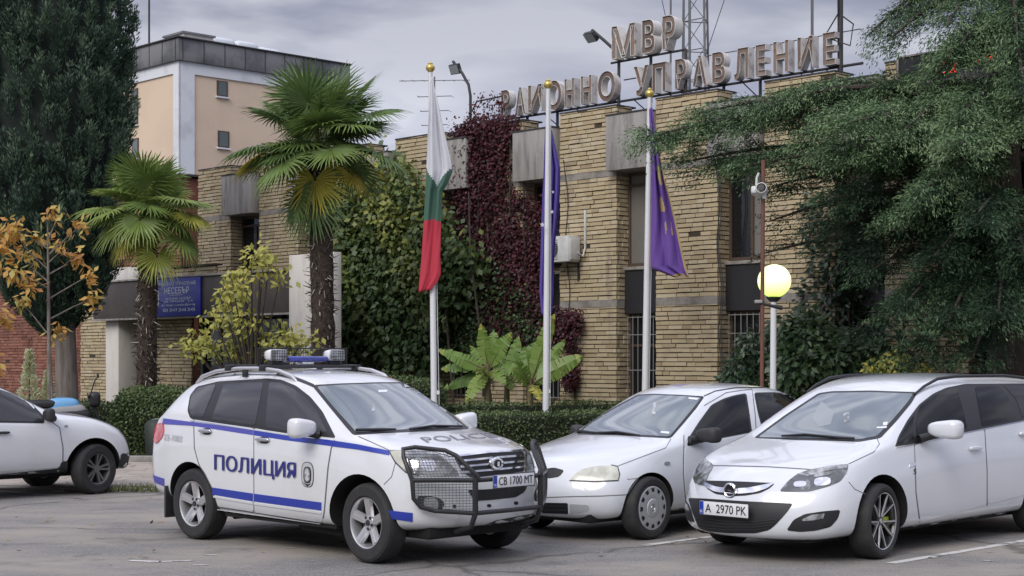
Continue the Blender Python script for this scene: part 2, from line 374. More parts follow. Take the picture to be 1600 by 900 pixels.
for i, (a0, a1) in enumerate(gaps):
    q = MB(); zt = 6.96 if i % 2 else 6.90
    q.box((a0-.09, -.25, 5.80), (a1-.01, -.01, zt), bev=.012); q.box((a0+.004, -.01, 5.80), (a1-.012, DEP, zt), bev=.004); bx2 = q.build('concrete_box', CONC, bld, 40)
    q = MB(); q.box((a0-.10, -.265, zt), (a1, DEP, zt+.03)); q.build('coping', COPE, bx2)
    # upper window: brown frame, two lights, one with a pale blind
    f = MB(); y = .36
    for (x0, x1, z0, z1) in ((a0, a0+.07, 3.80, 5.80), (a1-.07, a1, 3.80, 5.80), (a0+.07, a1-.07, 3.80, 3.87), (a0+.07, a1-.07, 5.5, 5.56), (a0+.07, a1-.07, 5.73, 5.80), ((a0+a1)/2-.035, (a0+a1)/2+.035, 3.87, 5.5)): f.box((x0, y, z0), (x1, y+.06, z1))
    wn = f.build('window', WFRAME, bld)
    q = MB(); q.box((a0+.06, y+.03, 3.86), ((a0+a1)/2, y+.04, 5.74)); q.build('pane', BLIND if i in (7, 5) else WGLASS, wn); q = MB(); q.box(((a0+a1)/2+.001, y+.03, 3.86), (a1-.06, y+.04, 5.74)); q.build('pane', BLIND if i == 6 else WGLASS, wn)
    q = MB(); q.box((a0-.0, .20, 3.72), (a1, y+.02, 3.79), bev=.01); q.build('sill', CONCB, wn)
    q = MB(); q.box((a0+.01, .24, 2.80), (a1-.01, .46, 3.715), bev=.006); q.build('spandrel_panel', PANEL, bld)
    # lower window with white bars
    f = MB()
    for (x0, x1, z0, z1) in ((a0, a0+.06, .9, 2.80), (a1-.06, a1, .9, 2.80), (a0+.06, a1-.06, .9, .97), (a0+.06, a1-.06, 2.72, 2.80), (a0+.06, a1-.06, 2.1, 2.15)): f.box((x0, .40, z0), (x1, .46, z1))
    wn = f.build('window', WFRAME, bld); q = MB(); q.box((a0+.05, .43, .95), (a1-.05, .44, 2.75)); q.build('pane', WGLASS, wn)
    g = MB(); k = 7
    for j in range(k+1): x = a0+.05+(a1-a0-.1)*j/k; g.tube([(x, .30, .92), (x, .30, 2.76)], 0.0075, 5)
    for z in (.98, 1.6, 2.35, 2.72): g.tube([(a0+.03, .30, z), (a1-.03, .30, z)], .009, 5)
    g.build('window_bars', GRILLE, wn)
    mb = MB(); bricks(mb, T_((0, .34, 0)), a0, a1, 0, .9); mb.build('wall', [BRICK, MORTAR], bld, rnd=True)
core = MB(); core.box((-18.0, .52, 0), (11.6, 14, 6.7)); core.build('wall', CONC, bld)
mb = MB(); bricks(mb, ROTR(11.8, 0), DEP, 14, 0, 7.0); mb.build('wall', [BRICK, MORTAR], bld, rnd=True); mb = MB(); bricks(mb, ROTL(-18.04, 0) @ T_((-14, 0, 0)), 0, 14-DEP, 0, 7.2, l0=.3, l1=.8); mb.build('wall', [BRICK, MORTAR], bld, rnd=True)
q = MB(); q.box((-18.1, .6, 6.7), (11.8, 14.05, 6.86)); q.build('roof', COPE, bld)
# electric cables down the wall
q = MB()
for (px, w_) in ((1123, .012), (1126, .010), (886, .010)):
    pts = []
    for py in range(180 if px > 900 else 250, 600 if px > 900 else 520, 24):
        p = fpx(px + 3*math.sin(py*.045) + (py-380)*.02, py, -.03); pts.append(p)
    q = MB(); q.tube(pts, w_, 5); q.build('wall_cable', COPE, bld)
# entrance: canopy with dark fascia, render columns, brick vestibule, doors
cy = -2.2
q = MB(); q.box((-20.05, cy, 2.96), (-10.55, cy+.06, 3.98), bev=.01); q.box((-20.05, cy+.06, 2.96), (-19.99, -.02, 3.98)); q.box((-20.0, cy+.06, 3.0), (-10.5, -.05, 3.2)); canopy = q.build('canopy', FASCIA, bld, 40)
q = MB(); q.box((-20.12, cy-.05, 3.98), (-10.5, cy+.18, 4.03), bev=.008); q.box((-20.1, cy-.02, 2.91), (-10.5, cy+.1, 2.96), bev=.006); q.build('edge_trim', CONC, canopy)
q = MB(); q.box((-10.49, cy-.10, 0), (-8.72, cy+.12, 4.33), bev=.012); q.build('column', RENDER, bld, 40)
q = MB(); q.box((-19.80, cy+.25, 0), (-19.09, cy+1.05, 2.955), bev=.012); q.build('column', RENDER, bld, 40)
mb = MB(); bricks(mb, T_((0, -1.3, 0)), -18.35, -16.35, 0, 2.95); mb.build('wall', [BRICK, MORTAR], bld, rnd=True); mb = MB(); bricks(mb, T_((0, -1.2, 0)), -22.6, -20.4, 0, 3.3); mb.build('wall', [BRICK, MORTAR], bld, rnd=True)
mb = MB(); bricks(mb, T_((0, cy+.9, 0)), -17.3, -15.2, 4.0, 4.34, hc=.11); mb.box((-17.35, cy+.85, 4.34), (-15.15, cy+1.1, 4.39), 1); mb.build('parapet', [BRICK, MORTAR], bld, rnd=True)
q = MB(); q.box((-19.9, cy+.4, 4.0), (-17.6, cy+1.0, 4.42), bev=.01); q.build('parapet', RENDER, bld, 40)
f = MB()
for x in (-16.3, -15.4, -14.5, -13.6, -12.7, -11.8, -10.55): f.box((x-.05, -1.02, 0), (x+.05, -.94, 2.9))
f.box((-16.3, -1.015, 2.1), (-10.5, -.945, 2.2)); f.box((-16.3, -1.015, 0), (-10.5, -.945, .12)); dr = f.build('door', mat('grey_door_frame', (.20, .195, .19), .5), bld)
q = MB(); q.box((-16.3, -.985, .1), (-10.55, -.975, 2.9)); q.build('pane', WGLASS, dr)

# red brick neighbour on the left
rb = empty('red_brick_building', P0, BROT); tag(rb, 'dark red brick building behind the cypress at the left', 'building')
mb = MB(); bricks(mb, T_((0, 1.2, 0)), -36, -20.9, 0, 7.4, hc=.10, l0=.25, l1=.42); mb.build('wall', [BRICKR, MORTAR], rb, rnd=True); mb = MB(); bricks(mb, T_((0, 2.4, 0)), -20.85, -17.9, 0, 7.7, hc=.10); mb.build('wall', [BRICKR, MORTAR], rb, rnd=True); mb = MB(); bricks(mb, T_((0, .7, 0)), -23.6, -22.9, 0, 3.6, hc=.1)
mb.build('wall', [BRICKR, MORTAR], rb, rnd=True)
q = MB(); q.box((-36, 1.3, 0), (-20.9, 12, 7.35)); q.box((-20.85, 2.5, 0), (-17.9, 12, 7.65)); q.build('wall', BRICKR, rb)
q = MB(); q.box((-36.1, 1.1, 7.4), (-20.8, 12.1, 7.47)); q.build('coping', COPE, rb)
f = MB(); f.box((-22.8, 1.12, 0), (-21.3, 1.18, 2.9)); f.build('door', mat('dark_door', (.03, .02, .018), .5), rb)

# beige block of flats far behind
bb_ = empty('beige_apartment_block', at(281, 560, 60) - Vector((0, 0, CAMH)), BROT); tag(bb_, 'tall beige rendered block with white corner strip and dark grey parapet', 'building')
BEIGE = mat('beige_render', (.74, .585, .44), .9, var=((.67, .52, .39), .35, .45, .65))
WHITE = mat('white_render', (.74, .765, .80), .85, var=((.56, .58, .62), .8, .5, .7)); GREYM = mat('grey_metal_parapet', (.20, .203, .21), .55, var=((.10, .103, .11), .6, .45, .6))
s60 = FPX/60; zt = CAMH + (560-95)/s60; z2 = CAMH + (560-60)/s60
q = MB(); q.box((-14, 0, 0), (0, 7.9, zt)); q.build('wall', BEIGE, bb_)
q = MB(); q.box((-.38, -.06, 0), (.06, -.002, zt)); q.box((.002, -.06, 0), (.06, .62, zt)); q.box((-14, -.06, zt-.45), (-.38, -.002, zt)); q.box((.002, .62, zt-.45), (.06, 7.9, zt)); q.build('corner_strip', WHITE, bb_)
q = MB(); q.box((-14.2, -.18, zt), (.18, 8.1, z2), bev=.02)
par = q.build('parapet', GREYM, bb_, 40)
q = MB()
for k in range(9): q.box((.181, k*.95, zt+.02), (.20, k*.95+.02, z2-.02))
for k in range(15): q.box((-k*.95-.02, -.20, zt+.02), (-k*.95, -.181, z2-.02))
q.build('sheet_seam', COPE, par)
q = MB(); q.box((.0, -.25, z2), (.25, 8.15, z2+.05)); q.box((-14.2, -.25, z2), (.0, .0, z2+.05)); q.build('coping', COPE, par)
def beige_window(px, py, w_, h_, face):
    r = ray(px, py); o = bb_.location
    nrm = NN if face == 'L' else U
    t = (Vector(o) - EYE).dot(nrm)/r.dot(nrm); p = EYE + r*t - Vector(o); x, y, z = p.dot(U), p.dot(NN), p.z
    f = MB(); g = MB()
    if face == 'L': f.box((x-w_/2, -.03, z-h_/2), (x+w_/2, -.004, z+h_/2)); g.box((x-w_/2+.07, -.034, z-h_/2+.07), (x+w_/2-.07, -.031, z+h_/2-.05)); s_ = MB(); s_.box((x-w_/2-.05, -.10, z-h_/2-.06), (x+w_/2+.05, -.004, z-h_/2-.001))
    else: f.box((.004, y-w_/2, z-h_/2), (.03, y+w_/2, z+h_/2)); g.box((.031, y-w_/2+.07, z-h_/2+.07), (.034, y+w_/2-.07, z+h_/2-.05)); s_ = MB(); s_.box((.004, y-w_/2-.05, z-h_/2-.06), (.10, y+w_/2+.05, z-h_/2-.001))
    wn = f.build('window', WFRAME, bb_); g.build('pane', mat('far_glass', (.10, .13, .13), .1, coat=.5), wn); s_.build('sill', WHITE, wn)
beige_window(347, 139, .5, .62, 'R'); beige_window(349, 218, .52, .66, 'R'); beige_window(211, 167, .5, 1.45, 'L'); beige_window(212, 232, .5, .8, 'L')
q = MB(); p = at(290, 56, 62); b0 = T_(Vector(bb_.location)*-1)
lx = lambda px, py, Y: ((lambda d: (d.dot(U), d.dot(NN), d.z))(at(px, py, Y) - Vector(bb_.location)))
x, y, z = lx(292, 66, 64); q.box((x-.85, y-.5, z-1), (x+.55, y+.9, z+.22), 0); q.box((x-.93, y-.58, z+.22), (x+.63, y+.98, z+.30), 1); q.build('roof_house', [RENDER, GREYM], bb_)
tk = empty('roof_plant', at(376, 78, 66), BROT); tag(tk, 'row of pale plastic covers on the roof of the beige block', 'roof cover')
for k in range(3):
    q = MB(); vs, fs = superell((0, -1.1+k*1.15, 0), (.5, .56, .33), .5, .5) if 'superell' in globals() else ([], [])
    q.box((-.5, -1.65+k*1.15, -.42), (.5, -.55+k*1.15, .30 - .12*(k > 1)), bev=.16); q.build('cover', mat('pale_plastic', (.66, .70, .74), .4), tk, 50)
mk = MB(); p = at(233, 75, 62); mk.tube([p - Vector((0, 0, 2)), p + Vector((0, 0, 6))], .04, 6); tag(mk.build('antenna_mast', COPE), 'thin grey mast on the roof left of the beige block', 'mast')
# ------------------------------------------------------------------ cars
PAINT = mat('white_car_paint', (0.70, 0.715, 0.735), 0.25, coat=1.0, var=((0.64, 0.64, 0.625), 1.6, 0.52, 0.78))
PAINT2 = mat('clean_white_paint', (0.69, 0.715, 0.745), 0.22, coat=1.0, var=((0.66, 0.685, 0.715), .9, 0.45, 0.7))
LINER = mat('black_wheel_liner', (0.012, 0.012, 0.012), 0.9)
SEAM = mat('door_gap', (0.13, 0.13, 0.135), 0.8)
GLASS = mat('tinted_glass', (0.007, 0.008, 0.009), 0.05, spec=0.25)
GLASS_GREY = mat('grey_tinted_glass', (0.036, 0.037, 0.04), 0.05, spec=0.5, coat=0.2)
SCREEN = mat('windscreen_glass', (0.15, 0.185, 0.20), 0.05, spec=0.6, coat=1.0, var=((0.085, 0.105, 0.118), 0.9, 0.35, 0.75))  # pale mottled base colour stands in for sky reflection and cabin haze
TRIM = mat('black_trim', (0.018, 0.018, 0.02), 0.45)
PLASTIC = mat('black_plastic', (0.03, 0.03, 0.032), 0.6)
RUBBER = mat('tyre_rubber', (0.028, 0.028, 0.029), 0.85, bump=(60, 0.25), var=((0.05, 0.047, 0.043), 6, 0.5, 0.75))
ALLOY = mat('silver_alloy', (0.62, 0.62, 0.63), 0.32, metal=0.7)
STEELCAP = mat('silver_hubcap', (0.55, 0.56, 0.57), 0.4, metal=0.4)
DARKRIM = mat('black_rim', (0.02, 0.02, 0.022), 0.3, coat=0.4)
GREYRIM = mat('graphite_rim', (0.16, 0.155, 0.15), 0.4, metal=0.5)
CHROME = mat('chrome', (0.80, 0.80, 0.82), 0.12, metal=1.0)
LAMPC = mat('clear_lamp', (0.42, 0.44, 0.45), 0.12, coat=1.0, var=((0.16, 0.165, 0.17), 9, 0.42, 0.58))
LAMPY = mat('yellowed_lamp', (0.46, 0.46, 0.38), 0.2, coat=0.8, var=((0.62, 0.62, 0.54), 7, 0.4, 0.6))
LAMPD = mat('dark_lamp', (0.10, 0.105, 0.11), 0.08, coat=1.0, var=((0.32, 0.33, 0.34), 8, 0.52, 0.62))
LAMPH = mat('lamp_reflector', (0.85, 0.85, 0.87), 0.12, metal=0.8)
REDL = mat('red_lamp', (0.45, 0.02, 0.03), 0.15, coat=1.0, var=((0.75, 0.10, 0.12), 9, 0.5, 0.65))
BLUE = mat('police_blue', (0.022, 0.045, 0.36), 0.35, coat=0.3)
BLUEF = mat('faded_police_blue', (0.085, 0.085, 0.40), 0.45)
NAVY = mat('navy_lettering', (0.025, 0.028, 0.19), 0.4)
GREYT = mat('grey_lettering', (0.22, 0.22, 0.25), 0.6)
PALEGREY = mat('faded_lettering', (0.50, 0.51, 0.53), 0.6)
PLATE = mat('plate_white', (0.76, 0.77, 0.79), 0.4)
PLATEB = mat('plate_blue', (0.02, 0.05, 0.38), 0.4)
INK = mat('plate_black', (0.012, 0.012, 0.014), 0.5)
LIME = mat('lime_caliper', (0.45, 0.55, 0.04), 0.4)

def superell(c, r, e1=0.6, e2=0.6, nu=20, nv=12, shear=None):
    vs = []; fs = []
    f = lambda a, e: math.copysign(abs(a)**e, a)
    for i in range(nv + 1):
        ph = -math.pi/2 + math.pi*i/nv
        for j in range(nu):
            th = 2*math.pi*j/nu
            p = Vector((r[0]*f(math.cos(ph), e1)*f(math.cos(th), e2), r[1]*f(math.cos(ph), e1)*f(math.sin(th), e2), r[2]*f(math.sin(ph), e1)))
            if shear: p = shear(p)
            vs.append(Vector(c) + p)
    for i in range(nv):
        for j in range(nu): fs.append((i*nu+j, i*nu+(j+1) % nu, (i+1)*nu+(j+1) % nu, (i+1)*nu+j))
    return vs, fs

class Car:
    def __init__(s, name, label, cat, org, fwd, group=None):
        s.root = empty(name, (org[0], org[1], 0), math.atan2(fwd[1], fwd[0])); tag(s.root, label, cat, group)
        s.M = Matrix.Translation((org[0], org[1], 0)) @ Matrix.Rotation(math.atan2(fwd[1], fwd[0]), 4, 'Z')
        s.Mi = s.M.inverted(); s.eye = s.Mi @ EYE
    def rayd(s, px, py): return (s.Mi.to_3x3() @ ray(px, py)).normalized()
    def cage(s, X, T, fx, fb, rx, rb, arches, paint, creases=()):
        """T: level -> keys (x, y, z). rows from the floor centre over the side to the roof centre"""
        names = ['L0', 'L1', 'L2', 'L3', 'L4', 'L5', 'C2', 'C1', 'C0']
        G = (0.66, 0.33)
        def val(nm, x):
            k = sorted(T[nm]); xs = [a[0] for a in k]
            return float(np.interp(x, xs, [a[1] for a in k])), float(np.interp(x, xs, [a[2] for a in k]))
        V = []; rings = []
        n = len(X)
        def fr(y, ymax): return 1 - (y/ymax)**2 if ymax > 0 else 1
        for i, x in enumerate(X):
            P = {nm: val(nm, x) for nm in names}
            half = []
            for nm in ['D0', 'D1', 'D2'] + names:
                if nm[0] == 'D': y = P['L0'][0] * (0, .33, .66)[int(nm[1])]; z = P['L0'][1]; lev = 0
                else: y, z = P[nm]; lev = int(nm[1]) if nm[0] == 'L' else 5
                ymax = P['L%d' % lev][0]
                xx = x
                if i == n-1: xx = fx[lev] + (fb[lev]*fr(y, ymax) if nm[0] != 'L' else 0)
                if i == 0: xx = rx[lev] - (rb[lev]*fr(y, ymax) if nm[0] != 'L' else 0)
                half.append((xx, y, z))
            ring = []
            for h in half: ring.append(len(V)); V.append(h)                  # left half: D0 .. C0
            for h in reversed(half[1:-1]): ring.append(len(V)); V.append((h[0], -h[1], h[2]))
            rings.append(ring)
        F = []; k = len(rings[0])
        for i in range(n-1):
            a, b = rings[i], rings[i+1]
            for j in range(k): F.append((a[j], a[(j+1) % k], b[(j+1) % k], b[j]))
        # caps: grid of levels x columns
        for end, ring in ((0, rings[0]), (n-1, rings[-1])):
            L = ring[3:9]; Rr = [ring[k - j] for j in range(3, 9)]            # left L0..L5, right L0..L5
            bot = [ring[2], ring[1], ring[0], ring[k-1], ring[k-2]]; top = [ring[9], ring[10], ring[11], ring[k-10], ring[k-9]]
            g = [bot]
            for lev in range(1, 5):
                y, z = V[L[lev]][1:]; row = []
                for c in (.66, .33, 0, -.33, -.66):
                    xx = (fx[lev] + fb[lev]*(1-c*c)) if end else (rx[lev] - rb[lev]*(1-c*c))
                    row.append(len(V)); V.append((xx, y*c, z))
                g.append(row)
            g.append(top)
            for lev in range(5):
                a = [L[lev]] + g[lev] + [Rr[lev]]; b = [L[lev+1]] + g[lev+1] + [Rr[lev+1]]
                for c in range(6):
                    q = (a[c], a[c+1], b[c+1], b[c]); F.append(q if end == 0 else q[::-1])
        me = bpy.data.meshes.new('body'); me.from_pydata(V, [], F)
        bm = bmesh.new(); bm.from_mesh(me); bmesh.ops.recalc_face_normals(bm, faces=bm.faces[:])
        bm.to_mesh(me); bm.free()
        if creases:
            at_ = me.attributes.new('crease_edge', 'FLOAT', 'EDGE'); want = {}
            for nm, x0, x1, cv in creases:
                j = 3 + names.index(nm)
                for i in range(n-1):
                    if x0 <= X[i] and X[i+1] <= x1:
                        want[frozenset((rings[i][j], rings[i+1][j]))] = cv; want[frozenset((rings[i][k-j], rings[i+1][k-j]))] = cv
            for ed in me.edges:
                c = want.get(frozenset(ed.vertices))
                if c: at_.data[ed.index].value = c
        o = link('body', me); md = o.modifiers.new('s', 'SUBSURF'); md.levels = 3; md.render_levels = 3
        dg = bpy.context.evaluated_depsgraph_get()
        sm = bpy.data.meshes.new_from_object(o.evaluated_get(dg)); bpy.data.objects.remove(o)
        s.bvh = BVHTree.FromPolygons([v.co.copy() for v in sm.vertices], [tuple(p.vertices) for p in sm.polygons])
        sm.materials.append(paint); sm.materials.append(LINER)
        # wheel openings
        cut = MB()
        for (x, z, r_, y0, y1) in arches:
            for sg in (1, -1):
                prof = [(r_*1.0, y0), (r_, y1)]
                M = Matrix.Translation((x, 0, z)) @ Matrix.Rotation(R(-90*sg), 4, 'X')
                q = MB(); q.lathe([(0.001, y0), (r_, y0), (r_, y1), (0.001, y1)], 40, M); cut.add(q.v, q.f, 1)
        co = cut.build('cut', [paint, LINER])
        bm = bmesh.new(); bm.from_mesh(co.data); bmesh.ops.remove_doubles(bm, verts=bm.verts[:], dist=0.002); bmesh.ops.recalc_face_normals(bm, faces=bm.faces[:]); bm.to_mesh(co.data); bm.free()
        o = link('body', sm); md = o.modifiers.new('b', 'BOOLEAN'); md.object = co; md.operation = 'DIFFERENCE'; md.solver = 'EXACT'
        dg = bpy.context.evaluated_depsgraph_get()
        bmsh = bpy.data.meshes.new_from_object(o.evaluated_get(dg)); bmsh.name = 'body'
        bpy.data.objects.remove(o); bpy.data.objects.remove(co)
        finish(bmsh, 38)
        s.body = link('body', bmsh, s.root); s.paint = paint
        return s.body
    def hit(s, px, py):
        d = s.rayd(px, py)
        loc, nor, _, _ = s.bvh.ray_cast(s.eye, d)
        if loc is None:
            best = None
            for t in np.linspace(10, 30, 161):
                p = s.eye + d*float(t); r_ = s.bvh.find_nearest(p)
                if r_[0] is not None and (best is None or r_[3] < best[1]): best = (r_, r_[3])
            loc, nor = best[0][0], best[0][1]
        if nor.dot(d) > 0: nor = -nor
        return loc, nor
    def castpts(s, pts, off):
        out = []
        for p in pts:
            loc, nor = s.hit(p[0], p[1]); out.append((loc + nor*off, nor))
        return out
    def mesh_both(s, name, vs, fs, m, parent, mirror, smooth=60):
        o = MB().add(vs, fs).build(name, m, parent or s.root, smooth)
        if mirror:
            o2 = MB().add([(p[0], -p[1], p[2]) for p in vs], [tuple(f)[::-1] for f in fs]).build(name, m, mirror if not isinstance(mirror, bool) else (parent or s.root), smooth)
            return o, o2
        return o
    def patch(s, name, px, off, m, parent=None, mirror=False, sm=1, step=5.0, thick=0.008):
        pts = [Vector(p) for p in px]
        for _ in range(sm):                                                   # round the corners a little
            q = []
            for i in range(len(pts)):
                a, b = pts[i], pts[(i+1) % len(pts)]; L = (b-a).length; t = min(0.25, 2.5/max(L, .01))
                q += [a.lerp(b, t), a.lerp(b, 1-t)]
            pts = q
        ol = []
        for i in range(len(pts)):
            a, b = pts[i], pts[(i+1) % len(pts)]; k = max(1, int((b-a).length/step))
            ol += [a.lerp(b, j/k) for j in range(k)]
        n = len(ol); P = np.array([tuple(p) for p in ol])
        lo, hi = P.min(0), P.max(0); inner = []
        for gx in np.arange(lo[0]+step/2, hi[0], step):
            for gy in np.arange(lo[1]+step/2, hi[1], step):
                if inside(P, gx, gy) and np.min((P[:, 0]-gx)**2 + (P[:, 1]-gy)**2) > (step*.55)**2: inner.append(Vector((gx, gy)))
        V2, _, F2, *_ = delaunay_2d_cdt(ol + inner, [(i, (i+1) % n) for i in range(n)], [tuple(range(n))], 1, 1e-4)
        if not F2: F2 = [tuple(range(n))]; V2 = ol
        hv = s.castpts(V2, off); vs = [a for a, _ in hv]; fs = []
        for f in F2:
            f = list(f); a, b, c = vs[f[0]], vs[f[1]], vs[f[2]]
            if (b-a).cross(c-a).dot(hv[f[0]][1]) < 0: f = f[::-1]
            fs.append(tuple(f))
        # rim into the body
        ec = {}
        for f in fs:
            for i in range(len(f)): ec[(f[i], f[(i+1) % len(f)])] = 1
        bd = [e_ for e_ in ec if (e_[1], e_[0]) not in ec]; mp_ = {}
        for a, b in bd:
            for q in (a, b):
                if q not in mp_: mp_[q] = len(vs); vs.append(hv[q][0] - hv[q][1]*thick)
            fs.append((b, a, mp_[a], mp_[b]))
        return s.mesh_both(name, vs, fs, m, parent, mirror)
    def seam(s, px, wd=1.3, off=0.003, parent=None, mirror=False, m=None, name='panel_gap'):
        pts = [Vector(p) for p in px]; k = len(pts); lft = []; rgt = []
        for i, p in enumerate(pts):
            d = (pts[min(i+1, k-1)] - pts[max(i-1, 0)]).normalized(); nrm = Vector((-d.y, d.x))*wd/2
            lft.append(p+nrm); rgt.append(p-nrm)
        return s.patch(name, lft + rgt[::-1], off, m or SEAM, parent, mirror, sm=0, step=8, thick=0.004)
    def text(s, name, body, quad, off, m, parent=None, weight=0.0):
        vs2, fs, _ = text_geo(body, 0.0)
        tl, tr, br, bl = [Vector(q) for q in quad]; mb = MB()
        for k in range(3 if weight > 0 else 1):
            d_ = Vector(((0, -1, 1)[k]*weight*.5*(bl-tl).length, 0))
            hv = s.castpts([bl.lerp(br, x).lerp(tl.lerp(tr, x), y) + d_ for x, y in vs2], off + .0006*k); mb.add([a for a, _ in hv], fs)
        return mb.build(name, m, parent or s.root, None)
    def place(s, px, py, y):
        """local point on the pixel's line of sight in the plane of local y"""
        d = s.rayd(px, py); t = (y - s.eye.y)/d.y; return s.eye + d*t
    def placex(s, px, py, x):
        d = s.rayd(px, py); t = (x - s.eye.x)/d.x; return s.eye + d*t

def inside(P, x, y):
    x0, y0 = P[:, 0], P[:, 1]; x1, y1 = np.roll(x0, -1), np.roll(y0, -1)
    c = ((y0 > y) != (y1 > y)); 
    with np.errstate(divide='ignore', invalid='ignore'): xi = (x1-x0)*(y-y0)/(y1-y0) + x0
    return bool(np.sum(c & (x < xi)) % 2)

def wheel(car, x, yc, rad, wid, rrim, kind, side, steer=0.0):
    """side: +1 outer face to local +y"""
    root = empty('wheel', (x, yc, rad), 0, car.root)
    root.rotation_euler = (0, 0, R(steer))
    A = Matrix.Rotation(R(-90*side), 4, 'X')                                  # local z -> outward
    h2 = wid/2; t = MB()
    prof = [(rrim*.97, -h2*.7), (rrim*1.02, -h2*.95), (rad*.9, -h2), (rad*.965, -h2*.88), (rad*.99, -h2*.7), (rad, -h2*.45), (rad, h2*.45), (rad*.99, h2*.7), (rad*.965, h2*.88), (rad*.9, h2), (rrim*1.06, h2*.97), (rrim*1.0, h2*.86), (rrim*.97, h2*.7)]
    t.lathe(prof, 48, A, close=True); t.build('tyre', RUBBER, root, 30)
    rim = MB(); z1 = h2*.80
    face = {'alloy5': 0, 'black5y': 0, 'hubcap': 0, 'double5': 0}[kind]
    lip = [(rrim*.99, z1+.004), (rrim*.985, z1+.012), (rrim*.94, z1+.006), (rrim*.90, z1-.02), (rrim*.88, -h2*.6), (rrim*.97, -h2*.6)]
    rim.lathe(lip, 48, A, mi=0, close=False)
    rim.lathe([(0.001, -h2*.1), (rrim*.9, -h2*.1)], 32, A, mi=1)              # dark space behind the spokes
    def spoke(a0, a1, w0, w1, r0, r1, zo0, zo1, mi=0, th=.03):
        p0 = Vector((r0*math.cos(a0), r0*math.sin(a0))); p1 = Vector((r1*math.cos(a1), r1*math.sin(a1)))
        d = (p1-p0).normalized(); q = Vector((-d.y, d.x))
        vs = []
        for zz in (0, 1):
            for p, ww, zo in ((p0, w0, zo0), (p1, w1, zo1)):
                k = .72 if zz else 1.0
                for sg in (-1, 1): vs.append(A @ Vector((p.x+q.x*ww/2*sg*k, p.y+q.y*ww/2*sg*k, z1+zo+(0 if zz else -th))))
        rim.add(vs, [(0, 1, 3, 2), (4, 6, 7, 5), (0, 4, 5, 1), (2, 3, 7, 6), (0, 2, 6, 4), (1, 5, 7, 3)], mi)
    if kind == 'alloy5':
        for i in range(5):
            a = 2*math.pi*i/5 + .32
            spoke(a, a, rrim*.36, rrim*.42, rrim*.16, rrim*.92, -.028, .004)
            spoke(a+.001, a, rrim*.10, rrim*.12, rrim*.26, rrim*.9, -.022, .0065, 0)
        rim.lathe([(rrim*.30, z1-.045), (rrim*.27, z1-.018), (rrim*.16, z1-.015), (.001, z1-.018)], 24, A, mi=0)
        rim.lathe([(rrim*.12, z1-.016), (rrim*.11, z1-.006), (.001, z1-.004)], 20, A, mi=2)
        for i in range(5):
            a = 2*math.pi*i/5 + .32 + math.pi/5
            q = MB(); q.lathe([(.016, z1-.02), (.014, z1-.012), (.001, z1-.012)], 10, A @ Matrix.Translation((rrim*.23*math.cos(a), rrim*.23*math.sin(a), 0))); rim.add(q.v, q.f, 2)
        mats = [ALLOY, LINER, PLASTIC]
    elif kind == 'black5y':
        for i in range(5):
            a = 2*math.pi*i/5 + .25
            spoke(a, a, rrim*.20, rrim*.17, rrim*.12, rrim*.55, -.03, -.012, 0)
            for sg in (-1, 1):
                spoke(a + sg*.06, a + sg*.30, rrim*.13, rrim*.10, rrim*.48, rrim*.95, -.012, .002, 0)
                spoke(a + sg*.10, a + sg*.30, rrim*.055, rrim*.055, rrim*.16, rrim*.95, -.021 if sg else 0, .0075, 3, .012)
        rim.lathe([(rrim*.2, z1-.045), (rrim*.18, z1-.022), (.001, z1-.02)], 24, A, mi=0)
        rim.lathe([(rrim*.09, z1-.021), (rrim*.085, z1-.015), (.001, z1-.014)], 20, A, mi=3)
        rim.lathe([(rrim*.985, z1+.013), (rrim*.955, z1+.009)], 48, A, mi=3)
        q = MB(); q.box((-.06, -.05, -.03), (.06, .05, .03), bev=.01); Mq = A @ Matrix.Translation((-rrim*.55*side*-1*0 - rrim*.62, rrim*.1, z1-.075)); rim.add([Mq @ p for p in map(Vector, q.v)], q.f, 4)
        rim.lathe([(.001, z1-.085), (rrim*.72, z1-.085)], 32, A, mi=5)
        mats = [DARKRIM, LINER, PLASTIC, ALLOY, LIME, GREYRIM]
    elif kind == 'hubcap':
        rim.lathe([(rrim*.985, z1+.008), (rrim*.94, z1+.014), (rrim*.86, z1+.012), (rrim*.70, z1+.02), (rrim*.42, z1+.012), (rrim*.38, z1+.02), (rrim*.20, z1+.024), (rrim*.17, z1+.018), (.001, z1+.018)], 48, A, mi=0)
        for i in range(12):
            a = 2*math.pi*i/12
            vs = []
            for rr_, da in ((.73, -.11), (.90, -.13), (.90, .13), (.73, .11)):
                zz = z1 + (.0205 if rr_ < .8 else .0155); vs.append(A @ Vector((rrim*rr_*math.cos(a+da), rrim*rr_*math.sin(a+da), zz)))
            rim.add(vs, [(0, 1, 2, 3)], 1)
        q = MB(); q.lathe([(rrim*.14, z1+.019), (rrim*.13, z1+.023), (rrim*.10, z1+.023), (rrim*.09, z1+.019)], 24, A); rim.add(q.v, q.f, 3)
        mats = [STEELCAP, LINER, PLASTIC, ALLOY]
    else:
        for i in range(5):
            a = 2*math.pi*i/5 + .1
            for sg in (-1, 1): spoke(a+sg*.25, a+sg*.17, rrim*.15, rrim*.17, rrim*.15, rrim*.93, -.02, .003)
        rim.lathe([(rrim*.30, z1-.045), (rrim*.26, z1-.012), (.001, z1-.01)], 24, A, mi=0)
        mats = [GREYRIM, LINER, PLASTIC]
    rim.build('rim', mats, root, 35)
    return root

